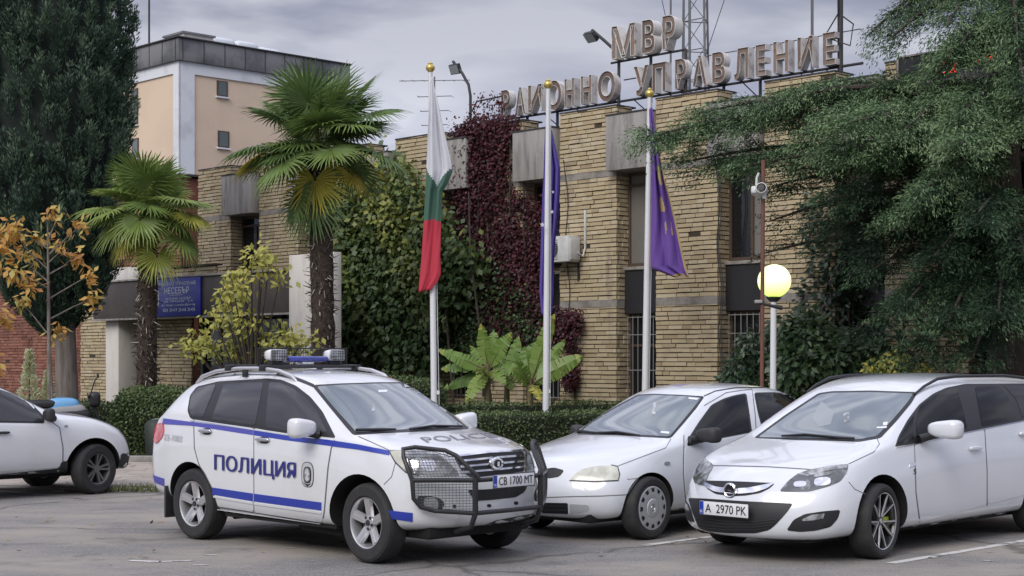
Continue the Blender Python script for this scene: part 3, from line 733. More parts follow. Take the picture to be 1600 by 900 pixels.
def side_mirror(car, c, r, cap, base, m=None, parent=None, lean=0.25):
    mb = MB(); vs, fs = superell(c, r, .55, .6, shear=lambda p: Vector((p.x - p.z*lean*0, p.y, p.z*(1 + .25*p.y/max(r[1], .01)*(1 if c[1] > 0 else -1)))))
    mb.add(vs, fs, 0)
    mb.tube([Vector(c) + Vector((0, -c[1]/abs(c[1])*r[1]*.6, -r[2]*.6)), base], [.035, .045], 10, 1)
    return mb.build('wing_mirror', [cap, m or TRIM], parent or car.root, 50)

def number_plate(car, c, w_, h_, nx, body, tilt=0.0, ysh=0.0, blue_left=True):
    """plate facing local +x; c local centre"""
    root = MB(); root.box((-.006, -w_/2, -h_/2), (.004, w_/2, h_/2), 0, bev=.004)
    Mx = Matrix.Translation(c) @ Matrix.Rotation(R(tilt), 4, 'Y')
    root.v = [tuple(Mx @ Vector(p)) for p in root.v]
    pl = root.build('number_plate', PLATE, car.root, 40)
    B = Mx @ Matrix(((0, 0, 1, 0), (1, 0, 0, 0), (0, 1, 0, 0), (0, 0, 0, 1)))  # text x -> +y, text y -> +z, out -> +x
    bl = MB(); bl.add([B @ Vector(p) for p in ((-w_/2+.004, -h_/2+.004, .0055), (-w_/2+w_*.09, -h_/2+.004, .0055), (-w_/2+w_*.09, h_/2-.004, .0055), (-w_/2+.004, h_/2-.004, .0055))], [(0, 1, 2, 3)])
    bl.build('country_band', PLATEB, pl)
    tx = MB(); text_on(tx, 'BG', B @ Matrix.Translation((-w_/2+w_*.022, -h_*.36, .0075)), w_*.05, h_*.2, weight=.01); tx.build('country_code', PLATE, pl)
    tx = MB(); text_on(tx, body, B @ Matrix.Translation((-w_/2+w_*.13, -h_*.32, .0075)), w_*.83, h_*.64, weight=.012); tx.build('registration', INK, pl)
    fr = MB()
    for (a, b, c_, d) in ((-w_/2-.008, w_/2+.008, -h_/2-.008, -h_/2), (-w_/2-.008, w_/2+.008, h_/2, h_/2+.008), (-w_/2-.008, -w_/2, -h_/2, h_/2), (w_/2, w_/2+.008, -h_/2, h_/2)):
        fr.add([B @ Vector(p) for p in ((a, c_, .006), (b, c_, .006), (b, d, .006), (a, d, .006))], [(0, 1, 2, 3)])
    fr.build('plate_frame', TRIM, pl)
    return pl

# ---- police car
pol = Car('police_car', 'white police off-road car with blue stripes, bull bar and roof lights', 'police car', (-0.71616, 14.78524), (0.718126, -0.695913))
pol.cage([-3.52, -3.42, -3.28, -3.12, -2.85, -2.4, -1.9, -1.55, -1.3, -1.05, -.8, -.5, -.28, -.1, .15, .38, .56],
    {'L0': [(-3.5, .70, .42), (-3.1, .74, .36), (-2.2, .76, .28), (.2, .76, .28), (.56, .66, .33)],
     'L1': [(-3.52, .80, .46), (-3.0, .885, .38), (-2.1, .895, .33), (.1, .895, .33), (.56, .84, .37)],
     'L2': [(-3.52, .83, .72), (-3.0, .91, .72), (.1, .915, .66), (.56, .84, .60)],
     'L3': [(-3.52, .80, 1.03), (-3.0, .905, 1.04), (-1, .915, .96), (.1, .905, .88), (.56, .81, .80)],
     'L4': [(-3.52, .76, 1.20), (-3.3, .82, 1.275), (-2.8, .87, 1.285), (-2.3, .88, 1.25), (-1.2, .885, 1.17), (-.45, .87, 1.12), (.15, .85, 1.06), (.56, .75, .97)],
     'L5': [(.56, .66, 1.0), (.15, .77, 1.095), (-.1, .775, 1.13), (-.28, .79, 1.18), (-.5, .765, 1.29), (-.8, .72, 1.455), (-1.05, .675, 1.59), (-1.3, .655, 1.66), (-1.6, .64, 1.685), (-2.4, .625, 1.685), (-2.85, .605, 1.65), (-3.12, .60, 1.605), (-3.28, .63, 1.50), (-3.42, .68, 1.33), (-3.52, .72, 1.21)],
     'C2': [(.56, .5, 1.03), (.15, .5, 1.125), (-.1, .52, 1.165), (-.28, .5, 1.245), (-.5, .49, 1.35), (-.8, .46, 1.51), (-1.05, .43, 1.635), (-1.3, .42, 1.69), (-1.6, .42, 1.715), (-2.4, .41, 1.72), (-2.85, .41, 1.695), (-3.12, .41, 1.65), (-3.28, .45, 1.55), (-3.42, .48, 1.37), (-3.52, .5, 1.23)],
     'C1': [(.56, .25, 1.04), (.15, .25, 1.14), (-.1, .25, 1.18), (-.28, .25, 1.275), (-.5, .25, 1.38), (-.8, .24, 1.54), (-1.05, .22, 1.66), (-1.3, .21, 1.71), (-1.6, .2, 1.735), (-2.4, .2, 1.74), (-2.85, .21, 1.715), (-3.12, .21, 1.67), (-3.28, .24, 1.57), (-3.42, .25, 1.38), (-3.52, .25, 1.235)],
     'C0': [(.56, 0, 1.045), (.15, 0, 1.145), (-.1, 0, 1.185), (-.28, 0, 1.285), (-.5, 0, 1.39), (-.8, 0, 1.55), (-1.05, 0, 1.665), (-1.3, 0, 1.715), (-1.6, 0, 1.74), (-2.4, 0, 1.745), (-2.85, 0, 1.72), (-3.12, 0, 1.675), (-3.28, 0, 1.575), (-3.42, 0, 1.385), (-3.52, 0, 1.24)]},
    [.56, .58, .60, .58, .54, .50], [.20, .28, .27, .25, .27, .26], [-3.52, -3.57, -3.60, -3.60, -3.57, -3.50], [.08, .12, .12, .10, .10, .10],
    [(-.05, .36, .445, .55, 1.3), (-2.72, .36, .435, .55, 1.3)], PAINT, creases=[('L4', -3.5, .2, .5)])
# ------------------------------------------------------------------ plants
def unit(a): return a / np.maximum(np.linalg.norm(a, axis=-1, keepdims=True), 1e-9)
def rnd3(n): return unit(RNG.normal(size=(n, 3)))
def leaf(P, D, Nn, L, W, fold=.0, wide=.45):
    """diamond leaves: base P, direction D, normal Nn, arrays of length L and width W"""
    D = unit(D); S = unit(np.cross(D, Nn)); N2 = np.cross(S, D)
    L = np.broadcast_to(np.asarray(L, float), (len(P),))[:, None]; W = np.broadcast_to(np.asarray(W, float), (len(P),))[:, None]
    m = P + D*L*wide - N2*L*fold
    return np.stack([P, m + S*W/2, P + D*L - N2*L*fold*2.2, m - S*W/2], 1)
BARK = mat('grey_bark', (.15, .125, .105), .9, var=((.24, .215, .185), 9, .45, .6, (1, 1, .25)), bump=(18, .6, (1, 1, .2)))
BARKD = mat('dark_bark', (.055, .042, .034), .95, var=((.11, .09, .075), 9, .5, .7, (1, 1, .25)), bump=(20, .7, (1, 1, .25)))
def plant(name, label, cat, x, y, group=None, z=0.0):
    r = empty(name, (x, y, z)); return tag(r, label, cat, group)

# cypress
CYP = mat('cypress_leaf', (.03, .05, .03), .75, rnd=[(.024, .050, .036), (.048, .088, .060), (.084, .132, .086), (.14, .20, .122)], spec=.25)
cyp = plant('cypress_tree', 'huge dark green columnar cypress at the left edge', 'tree', *at(86, 560, 37.5).xy)
q = MB(); q.tube([(.28, 0, 0), (.28, 0, 1.2), (.22, 0, 3.2), (.05, 0, 9), (0, 0, 13.5)], [.34, .27, .24, .14, .03], 12); 
for k in range(7): a = k*.9; q.tube([(.28+.18*math.cos(a), .18*math.sin(a), 0), (.28+.17*math.cos(a), .17*math.sin(a), 1.5), (.24+.12*math.cos(a), .12*math.sin(a), 3.6)], [.12, .09, .05], 6)
q.build('trunk', mat('cypress_bark', (.20, .175, .155), .9, var=((.12, .10, .085), 7, .45, .62, (1, 1, .15)), bump=(22, .8, (1, 1, .12))), cyp, 60)
def cyr(z):
    return np.interp(z, [2.3, 2.8, 3.6, 5, 7, 9, 11, 13, 14.5], [.15, .75, 1.25, 1.55, 1.72, 1.70, 1.5, 1.0, .1])
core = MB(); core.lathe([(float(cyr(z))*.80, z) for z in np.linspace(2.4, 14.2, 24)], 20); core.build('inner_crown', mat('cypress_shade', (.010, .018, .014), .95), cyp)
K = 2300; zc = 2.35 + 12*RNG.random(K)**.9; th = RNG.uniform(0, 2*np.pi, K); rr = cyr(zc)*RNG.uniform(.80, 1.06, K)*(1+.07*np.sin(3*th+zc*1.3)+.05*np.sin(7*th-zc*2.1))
cc = np.stack([rr*np.cos(th), rr*np.sin(th), zc], 1); out = np.stack([np.cos(th), np.sin(th), 0*th], 1)
ax = unit(out*RNG.uniform(.12, .5, K)[:, None] + np.array([0, 0, 1.]) + RNG.normal(0, .12, (K, 3))); hl = RNG.uniform(.30, .62, K); M_ = 62
t = RNG.random((K, M_)); rad = .105*np.sin(np.pi*np.clip(t*.92+.08, 0, 1))**.8
dirs = unit(RNG.normal(size=(K, M_, 3))); dirs -= (dirs*ax[:, None]).sum(-1, keepdims=True)*ax[:, None]; dirs = unit(dirs)
P = cc[:, None] + ax[:, None]*(t*hl[:, None])[..., None] + dirs*rad[..., None]*RNG.uniform(.5, 1.1, (K, M_, 1))
D = ax[:, None] + dirs*.55 + RNG.normal(0, .2, (K, M_, 3))
Nn = dirs + RNG.normal(0, .4, (K, M_, 3))
V = leaf(P.reshape(-1, 3), D.reshape(-1, 3), Nn.reshape(-1, 3), RNG.uniform(.08, .16, K*M_), RNG.uniform(.022, .042, K*M_))
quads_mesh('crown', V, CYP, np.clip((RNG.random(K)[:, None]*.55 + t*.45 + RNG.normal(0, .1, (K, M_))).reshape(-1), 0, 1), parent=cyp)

# fan palms
PALM = mat('palm_leaf', (.09, .14, .035), .5, rnd=[(.045, .088, .036), (.095, .160, .050), (.165, .245, .066), (.27, .34, .085), (.42, .40, .065), (.56, .44, .08)], trans=.22, spec=.4)
FIBRE = mat('palm_fibre', (.040, .028, .022), .95, var=((.075, .055, .042), 14, .45, .7), bump=(30, 1.0))
STUB = mat('palm_leaf_stub', (.10, .08, .06), .8, rnd=[(.03, .022, .018), (.06, .045, .036), (.14, .115, .09), (.42, .38, .32)])
def fan(c, d, n, Rf, nseg=44, spread=2.55, droop=.35, rnd=.4, out=None, rn=None, cup=.25):
    d = d.normalized(); s_ = d.cross(n).normalized(); n = s_.cross(d)
    for k in range(nseg):
        a = -spread + 2*spread*(k+.5)/nseg; da = spread/nseg*.98
        def pol(r_, ang, lift): return c + (d*math.cos(ang) + s_*math.sin(ang))*r_ + n*lift
        rl = Rf*(1 - .16*(abs(a)/spread)**2)*random.uniform(.93, 1.05); z_ = -cup*Rf*.30
        up_ = .018 if k % 2 else -.018
        p0a, p0b = pol(.03, a-da, 0), pol(.03, a+da, 0)
        m0, m1 = pol(rl*.47, a-da, z_*.3+up_), pol(rl*.47, a+da, z_*.3-up_)
        dr = droop*random.uniform(.5, 1.3)
        wig = random.uniform(-.05, .05); q0, q1 = pol(rl*.76, a-da*.44+wig, z_*.8), pol(rl*.76, a+da*.44+wig, z_*.8); tip0, tip1 = pol(rl*(1-.10*dr), a-da*.06, z_*1.2), pol(rl*(1-.10*dr), a+da*.06, z_*1.2)
        g = Vector((0, 0, -1))
        q0 = q0 + g*rl*.07*dr; q1 = q1 + g*rl*.07*dr; tip0 = tip0 + g*rl*.30*dr; tip1 = tip1 + g*rl*.30*dr
        for f in ((p0a, m0, m1, p0b), (m0, q0, q1, m1), (q0, tip0, tip1, q1)): out.append([tuple(x) for x in f]); rn.append(min(1, max(0, rnd + random.uniform(-.06, .06))))
def palm(name, label, px, Yd, ztop, trunk_r, Rf, fans, lean=0.0):
    x, y = at(px, 560, Yd).xy; r = plant(name, label, 'palm tree', x, y, None)
    q = MB(); k = 26; pts = []; rad = []
    for i in range(k): z = ztop*i/(k-1); pts.append((lean*(i/(k-1))**2, 0, z)); rad.append(trunk_r*(1.05 - .12*i/k + .10*math.sin(i*2.7)*random.random()))
    q.tube(pts, rad, 14); q.build('trunk', FIBRE, r, 60)
    V = []; rn = []
    for i in range(1100):
        z = random.uniform(.1, ztop*.985); a = random.uniform(0, 6.283); o = Vector((math.cos(a), math.sin(a), 0)); b = Vector((lean*(z/ztop)**2, 0, z)) + o*trunk_r*.92
        L = random.uniform(.08, .20); d = (o*random.uniform(.25, .9) + Vector((random.uniform(-.3, .3), random.uniform(-.3, .3), random.uniform(-.9, 1.0)))).normalized()
        sdv = d.cross(o).normalized()*random.uniform(.007, .02); V.append([tuple(b-sdv), tuple(b+sdv), tuple(b+d*L+sdv*.5), tuple(b+d*L-sdv*.5)]); rn.append(random.random()**2.2 if random.random() < .86 else 1.0)
    quads_mesh('leaf_stubs', V, STUB, rn, parent=r)
    V = []; rn = []; st = MB(); top = Vector((lean, 0, ztop))
    for (azd, eld, pl, Rm, col, droop) in fans:
        a, e_ = R(azd), R(eld); d = Vector((math.cos(a)*math.cos(e_), math.sin(a)*math.cos(e_), math.sin(e_)))
        base = top + Vector((math.cos(a)*.08, math.sin(a)*.08, random.uniform(-.18, .12)))
        mid = base + d*pl*.5 + Vector((0, 0, .04)); c = base + d*pl + Vector((0, 0, -.05*pl))
        st.tube([base, mid, c], [.018, .013, .010], 5)
        d2 = (c - mid).normalized(); d2 = (d2 + Vector((0, 0, -.25 if eld < 45 else -.02))).normalized()
        hz = Vector((-math.sin(a), math.cos(a), 0)); n = hz.cross(d2)*-1
        if n.z < 0: n = -n
        n = (n + Vector((random.uniform(-.25, .25), random.uniform(-.35, .1), random.uniform(-.1, .1)))).normalized()
        fan(c, d2, n, Rf*Rm, rnd=col, droop=droop, out=V, rn=rn)
    st.build('leaf_stalks', mat('palm_stalk', (.10, .12, .04), .6), r, 60)
    quads_mesh('crown', V, PALM, rn, parent=r)
    return r
random.seed(21)
def crown_fans(n, e0, e1, p0, p1, seedcol, seed):
    random.seed(seed); out = []
    for k in range(n):
        t_ = (k + random.uniform(-.6, .6))/(n-1); el_ = e0 + (e1-e0)*min(1, max(0, t_)) + random.uniform(-9, 9)
        out.append((k*137.5 + random.uniform(-28, 28), el_, random.uniform(p0, p1), random.uniform(.78, 1.12), seedcol + .28*random.random() + (.25*random.random() if el_ < -25 else 0), random.uniform(.15, .45) + .5*max(0, .3 - el_/90)))
    return out
fans = crown_fans(27, 80, -24, .42, .88, .34, 31)
fans += [(215, -46, .62, .95, .80, .25), (236, -64, .55, .85, .72, .3), (335, -8, 1.05, .75, .74, .3), (95, 70, .8, 1.15, .42, .2), (262, 62, .75, 1.1, .45, .2), (180, 20, 1.0, 1.0, .5, .4), (300, -55, .9, .8, .66, .6)]
palm('fan_palm', 'shorter fan palm beside the blue sign with a light green crown', 229, 34.0, 4.98, .215, .80, fans, lean=.05)
fans = crown_fans(31, 78, -20, .50, 1.08, .18, 44)
fans += [(182, -14, 1.25, .72, .95, .3), (268, -66, .72, .82, .84, .2), (335, -34, .9, .55, .92, .4), (205, -68, 1.0, .85, .30, .9), (258, -74, 1.1, .9, .16, .5), (60, 50, 1.1, 1.0, .2, .2), (0, 34, 1.2, .95, .25, .3), (20, 58, 1.25, .9, .2, .1), (180, 8, 1.2, 1.0, .26, .5), (350, -6, 1.2, 1.0, .3, .7)]
palm('fan_palm', 'taller fan palm before the white pillar with a dark green crown', 506, 32.5, 6.26, .245, 1.0, fans, lean=-.12)
random.seed(5)

# broad-leaved saplings and shrubs
def branchy(r, z0, z1, n, spread, rad, mt, tips=None, name='trunk', wob=.06):
    q = MB(); pts = [Vector((random.uniform(-wob, wob)*(i/6), random.uniform(-wob, wob)*(i/6), z1*i/6)) for i in range(7)]
    q.tube(pts, [rad*(1-.11*i) for i in range(7)], 7); ends = [pts[-1]]
    for k in range(n):
        t_ = random.uniform(z0/z1, .97); i = min(5, int(t_*6)); b = pts[i].lerp(pts[i+1], t_*6-i); a = random.uniform(0, 6.283); L = spread*random.uniform(.5, 1.0)*(1.15-t_*.55)
        e1 = b + Vector((math.cos(a)*L*.55, math.sin(a)*L*.55, L*.25)); e2 = b + Vector((math.cos(a)*L, math.sin(a)*L, L*random.uniform(.25, .65)))
        q.tube([b, e1, e2], [rad*.42, rad*.28, rad*.15], 5); ends += [e2, e1.lerp(e2, .5)]
    q.build(name, mt, r, 60); return ends
def clusters(ends, per, sp, L, Wd, n_leaf=1, flat=.5, up=(0, 0, .2)):
    C = np.array([tuple(e_) for e_ in ends]); C = np.repeat(C, per, 0); n = len(C)
    P = C + RNG.normal(0, sp, (n, 3)); D = unit(rnd3(n) + np.array([0, 0, -.35])); Nn = unit(rnd3(n)*flat + np.array(up) + np.array([0, -.5, .6]))
    return leaf(P, D, Nn, RNG.uniform(L*.7, L*1.25, n), RNG.uniform(Wd*.7, Wd*1.2, n), fold=.08)
AUT = mat('autumn_leaf', (.40, .20, .05), .6, rnd=[(.26, .11, .04), (.44, .21, .06), (.56, .30, .07), (.62, .42, .11), (.50, .45, .13)], trans=.3)
YEL = mat('yellow_green_leaf', (.30, .30, .05), .55, rnd=[(.14, .17, .045), (.28, .30, .065), (.42, .40, .085), (.54, .50, .13)], trans=.3)
VINEG = mat('vine_leaf', (.05, .09, .03), .5, rnd=[(.026, .052, .021), (.056, .100, .034), (.105, .155, .048), (.21, .24, .055), (.38, .36, .06), (.52, .42, .07)], trans=.2)
WINE = mat('wine_red_leaf', (.10, .015, .02), .6, rnd=[(.030, .014, .016), (.065, .018, .023), (.105, .022, .030), (.155, .034, .042)], trans=.2)
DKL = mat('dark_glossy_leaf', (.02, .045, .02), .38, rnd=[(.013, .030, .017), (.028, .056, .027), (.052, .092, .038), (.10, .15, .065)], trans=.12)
x, y = at(76, 560, 29.5).xy; r = plant('maple_sapling', 'thin bare-stemmed sapling with clusters of orange autumn leaves', 'tree', x, y)
q = MB(); q.tube([(0.02, 0, 0), (.01, 0, 1.6), (0, 0, 2.8), (-.02, 0, 4.5)], [.05, .042, .032, .014], 7)
q.tube([(.07, .02, 0), (.06, 0, 1.2), (.02, 0, 2.2)], [.03, .025, .02], 6)
ends = []
def pl(px, py, Yd=29.5): p = at(px, py, Yd); return Vector((p.x - x, p.y - y, p.z))
for (b, mpt, tip) in (((72, 470), (95, 455), (140, 428)), ((75, 500), (110, 480), (140, 465)), ((73, 520), (55, 500), (28, 470)), ((74, 420), (50, 395), (30, 355)), ((74, 400), (95, 375), (118, 350)), ((75, 440), (48, 420), (34, 400)), ((73, 380), (86, 350), (88, 335)), ((74, 430), (100, 415), (116, 400)), ((74, 450), (45, 430), (55, 445)), ((76, 410), (95, 395), (96, 378)), ((76, 530), (80, 510), (86, 520)), ((76, 390), (60, 380), (52, 372))):
    o = random.uniform(-.4, .4); p0, p1, p2 = pl(*b), pl(*mpt) + Vector((0, o*.5, 0)), pl(*tip) + Vector((0, o, 0)); q.tube([p0, p1, p2], [.017, .012, .006], 5); ends.append((p2, 1)); 
    if random.random() < .7: ends.append((p1.lerp(p2, .55), .7))
q.build('trunk', BARK, r, 60)
E_ = [e_[0] for e_ in ends if e_[1] == 1 for _ in range(2)] + [e_[0] for e_ in ends]
V = clusters(E_, 8, .085, .19, .085); quads_mesh('foliage', V, AUT, np.clip(np.repeat(RNG.uniform(.35, .95, len(E_)), 8) + RNG.normal(0, .16, len(V)), 0, 1), parent=r)
x, y = at(-12, 560, 29).xy; r = plant('maple_sapling', 'orange leaved sapling cut off by the left edge of the photo', 'tree', x, y)
ends = branchy(r, 1.6, 4.2, 7, .65, .045, BARK); ends = [Vector((.15, 0, 3.95)), Vector((.28, .1, 4.0)), Vector((.32, 0, 3.8)), Vector((.1, .1, 4.2))] + ends
V = clusters(ends, 14, .10, .20, .10); quads_mesh('foliage', V, AUT, np.clip(RNG.normal(.55, .2, len(V)), 0, 1), parent=r)

x, y = at(395, 560, 30.0).xy; r = plant('yellowing_shrub', 'tall yellow green shrub with big leaves before the entrance canopy', 'shrub', x, y)
q = MB(); ends = []; 
tips = [(400, 400), (425, 410), (385, 425), (412, 428), (370, 440), (355, 455), (350, 480), (388, 452), (340, 500), (318, 520), (298, 540), (330, 535), (360, 510), (380, 500), (400, 500), (440, 512), (455, 525), (430, 530), (405, 525), (380, 535), (355, 540), (470, 540), (480, 535), (450, 545), (310, 545), (420, 550), (390, 550), (345, 548), (412, 395), (445, 538), (372, 462), (436, 430)]
for (px, py) in tips:
    o = random.uniform(-.55, .55); t_ = at(px, py, 30.0) - Vector((x, y, 0)) + Vector((0, o, 0)); b = Vector((random.uniform(-.12, .12), random.uniform(-.12, .12), 0))
    mdl = Vector((t_.x*.45, t_.y*.45, t_.z*.62)); q.tube([b, mdl, t_], [.035, .022, .008], 5); ends += [t_]*2 + ([mdl.lerp(t_, .8)] if random.random() < .5 else [])
q.build('stems', BARKD, r, 60)
V = clusters(ends, 19, .12, .15, .085); quads_mesh('foliage', V, YEL, np.clip(RNG.normal(.52, .2, len(V)) + .10*(V[:, 0, 2]-2.2), 0, 1), parent=r)

# climbers on the facade, sampled inside outlines on the wall plane
def on_wall(poly, n, b0, b1, pw=1.0):
    A = np.array([tuple(fpx(px, py, 0)) for px, py in poly])[:, [0, 2]]
    lo, hi = A.min(0), A.max(0); out = []
    while len(out) < n:
        c = RNG.uniform(lo, hi, (n*2, 2))
        out += [p for p in c if inside_(A, p[0], p[1])]
    C = np.array(out[:n]); return np.stack([C[:, 0], b0 + (b1-b0)*RNG.random(n)**pw, C[:, 1]], 1)
def inside_(P, x, y):
    x0, y0 = P[:, 0], P[:, 1]; x1, y1 = np.roll(x0, -1), np.roll(y0, -1); c = ((y0 > y) != (y1 > y))
    with np.errstate(divide='ignore', invalid='ignore'): xi = (x1-x0)*(y-y0)/(y1-y0) + x0
    return bool(np.sum(c & (x < xi)) % 2)
def climber(name, label, cat, clumps, per, sp, L, Wd, m, rndf, stems):
    """clumps: (n,3) positions in building coordinates"""
    r = empty(name, P0, BROT); tag(r, label, cat)
    C = np.repeat(clumps, per, 0); n = len(C); P = C + RNG.normal(0, 1, (n, 3))*np.array([sp, sp*.4, sp]); P[:, 1] = np.minimum(P[:, 1], -.02)
    D = unit(rnd3(n)*.8 + np.array([0, -.25, -.6])); Nn = unit(np.array([0, -.8, .6]) + rnd3(n)*.75)
    V = leaf(P, D, Nn, RNG.uniform(L*.65, L*1.3, n), RNG.uniform(Wd*.65, Wd*1.25, n), fold=.06)
    quads_mesh('foliage', V, m, rndf(P, n), parent=r)
    q = MB()
    for s_ in stems: q.tube([Vector(p) for p in s_], [.03*(1-.12*i) for i in range(len(s_))], 6)
    q.build('stems', BARKD, r, 60); return r
g1 = on_wall([(536, 330), (560, 290), (600, 260), (655, 250), (690, 300), (705, 375), (760, 395), (765, 440), (700, 520), (690, 575), (640, 560), (560, 560), (540, 520), (545, 400)], 430, -.08, -.85, .8)
g1 = g1[(RNG.random(len(g1)) < np.clip(1.15 - (g1[:, 2]-3.4)*.20, .2, 1))]
vst = [[fpx(590+60*i, 640, -.6), fpx(585+58*i+random.uniform(-15, 15), 520, -.7), fpx(600+45*i, 400, -.5), fpx(590+45*i+random.uniform(-20, 20), 300, -.3)] for i in range(4)]
climber('climbing_vine', 'big green climbing vine with yellowing top between palm and flag', 'vine', g1, 46, .26, .17, .13, VINEG,
        lambda P, n: np.clip(.12 + .17*RNG.random(n) + np.clip((P[:, 2]-2.8)*.15, 0, .46)*RNG.random(n) + .16*(np.sin(P[:, 0]*2.3+P[:, 2]*1.7) > .25)*(P[:, 2] > 2.4), 0, 1), vst)  # leaves yellow with height; lit patches near the top are coloured in
w1 = on_wall([(716, 197), (780, 188), (800, 190), (805, 205), (806, 260), (800, 300), (848, 330), (850, 420), (850, 520), (800, 540), (745, 500), (735, 420), (722, 330), (712, 260)], 520, -.02, -.12)
w1b = on_wall([(715, 197), (806, 190), (803, 205), (790, 240), (722, 300)], 130, -.02, -.16)
w2 = on_wall([(700, 400), (760, 400), (850, 480), (852, 560), (700, 570), (690, 450)], 170, -.02, -.16)
climber('red_creeper', 'wine red creeper hanging from the parapet beside the green vine', 'creeper', np.concatenate([w1, w1b]), 34, .12, .085, .07, WINE, lambda P, n: np.clip(RNG.normal(.42, .25, n), 0, 1), [[fpx(740+28*i, 600, -.1), fpx(735+30*i, 480, -.12), fpx(745+26*i+random.uniform(-10, 10), 340, -.1), fpx(750+24*i, 205, -.1)] for i in range(4)])
climber('ivy', 'dark green ivy below the red creeper on the brick wall', 'ivy', w2, 46, .15, .09, .075, VINEG, lambda P, n: np.clip(RNG.normal(.17, .12, n), 0, .55), [[fpx(720+35*i, 620, -.1), fpx(725+33*i, 500, -.12), fpx(730+30*i, 400, -.1)] for i in range(4)])
w3 = on_wall([(880, 490), (900, 484), (914, 495), (910, 560), (903, 610), (893, 600), (890, 545), (868, 540), (865, 512)], 75, -.03, -.22)
climber('red_creeper', 'small dark red creeper on the brick pier under the air conditioner', 'creeper', w3, 44, .075, .075, .06, WINE, lambda P, n: np.clip(RNG.normal(.38, .2, n), 0, 1), [[fpx(898, 640, -.05), fpx(900, 560, -.07), fpx(897, 500, -.06)]])
# creeper shoots that climb the sign frame
sh = np.array([tuple(fpx(px, py, .3)) for px, py in [(786+random.gauss(-4, 4), random.uniform(150, 190)) for _ in range(6)] + [(random.uniform(735, 785), random.uniform(150, 188)) for _ in range(16)] + [(720+random.uniform(0, 60), 188) for _ in range(16)]])
r = empty('red_creeper', P0, BROT); tag(r, 'sparse red creeper shoots on the left end of the rooftop sign', 'creeper')
C = np.repeat(sh, 9, 0); n = len(C); P = C + RNG.normal(0, .07, (n, 3)); V = leaf(P, rnd3(n), rnd3(n), RNG.uniform(.05, .09, n), .055); quads_mesh('foliage', V, WINE, np.clip(RNG.normal(.6, .25, n), 0, 1), parent=r)
q = MB()
for i in range(5): q.tube([fpx(745+14*i, 200, .3), fpx(742+13*i, 178, .3), fpx(755+10*i, 150 + 5*(i % 3), .3)], .008, 4)
q.build('stems', BARKD, r, 60)

# banana plants
BAN = mat('banana_leaf', (.16, .26, .04), .42, rnd=[(.075, .14, .033), (.12, .215, .045), (.19, .31, .06), (.28, .38, .085), (.52, .48, .09), (.46, .36, .12)], trans=.3)
STEM = mat('banana_stem', (.17, .15, .07), .7, var=((.09, .06, .035), 6, .45, .65, (1, 1, .3)))
def blade(V, rn, b, d, L, wd, sag, col, petiole=.25):
    """arched banana leaf with torn edge strips"""
    d = Vector(d).normalized(); k = 15; pts = []
    for i in range(k+1):
        t_ = i/k; pts.append(Vector(b) + d*L*t_ + Vector((0, 0, -sag*L*t_*t_)))
    sd_ = d.cross(Vector((0, 0, 1)))
    sd_ = sd_.normalized() if sd_.length > .1 else Vector((1, 0, 0)); roll = random.uniform(.65, 1.25)*(1 if sd_.y > 0 else -1)*-1
    prev = None; face = Vector((random.uniform(-.6, .6), -1, random.uniform(.2, 1.1))).normalized()
    for i in range(k+1):
        t_ = i/k; tt = (t_-petiole*.5)/(1-petiole*.5); w_ = wd*.46*max(0, math.sin(math.pi*min(1, max(0, tt))**.75))**.6 if 0 < tt < 1 else .012
        tan = (pts[min(i+1, k)] - pts[max(i-1, 0)]).normalized(); up_ = sd_.cross(tan).normalized()
        s2 = tan.cross(face); s2 = (s2.normalized() if s2.length > .2 else sd_); up_ = s2.cross(tan).normalized(); dn = (up_ if up_.z < 0 else -up_)*.24*w_
        cur = (pts[i], pts[i] + s2*w_ + dn, pts[i] - s2*w_ + dn)
        if prev:
            for sgn in (1, 2):
                jit = up_*random.uniform(-.035, .035)*(1 if t_ > .3 else 0)
                V.append([tuple(prev[0]), tuple(prev[sgn] + jit), tuple(cur[sgn] + jit - tan*(.02 if random.random() < .5 else 0)), tuple(cur[0])]); rn.append(min(1, max(0, col + random.uniform(-.05, .05) + (.25 if t_ > .88 and random.random() < .4 else 0))))
        prev = cur
    return pts
def banana(label, px, Yd, h_, leaves):
    x, y = at(px, 560, Yd).xy; r = plant('banana_plant', label, 'banana plant', x, y, 'banana plants behind the low hedge'); V = []; rn = []; q = MB()
    q.tube([(0, 0, 0), (.02, 0, h_*.5), (.03, 0, h_)], [.085, .07, .05], 9)
    for k in range(3): a = random.uniform(0, 6.28); q.tube([(math.cos(a)*.12, math.sin(a)*.12, 0), (math.cos(a)*.10, math.sin(a)*.1, h_*random.uniform(.4, .7))], [.05, .03], 7)
    for (tx, ty, o, wd, sag, col) in leaves:
        t_ = at(tx, ty, Yd) - Vector((x, y, 0)) + Vector((0, o, 0)); b = Vector((.03, 0, h_*random.uniform(.82, 1.0))); v_ = t_ - b; L = v_.length
        d = v_ + Vector((0, 0, sag*L)); pts = blade(V, rn, b, d, d.length, wd, sag*L/d.length, col); q.tube(pts[:8], [.018]*4 + [.010]*4, 5)
    q.build('stem', STEM, r, 60); quads_mesh('leaves', V, BAN, rn, parent=r)
banana('leafy banana plant on the left with a drooping yellow edged leaf', 760, 31.5, 1.75, [(752, 505, .1, .34, .05, .5), (800, 520, -.2, .36, .28, .42), (684, 546, 0, .34, .12, .42), (688, 577, .3, .32, .18, .36), (728, 630, -.4, .36, .35, .55), (735, 540, .4, .34, .1, .40), (820, 575, -.3, .34, .25, .35), (790, 600, -.5, .30, .5, .5), (772, 516, .5, .36, .1, .36), (690, 610, .4, .30, .3, .16), (745, 575, -.6, .3, .35, .62)])
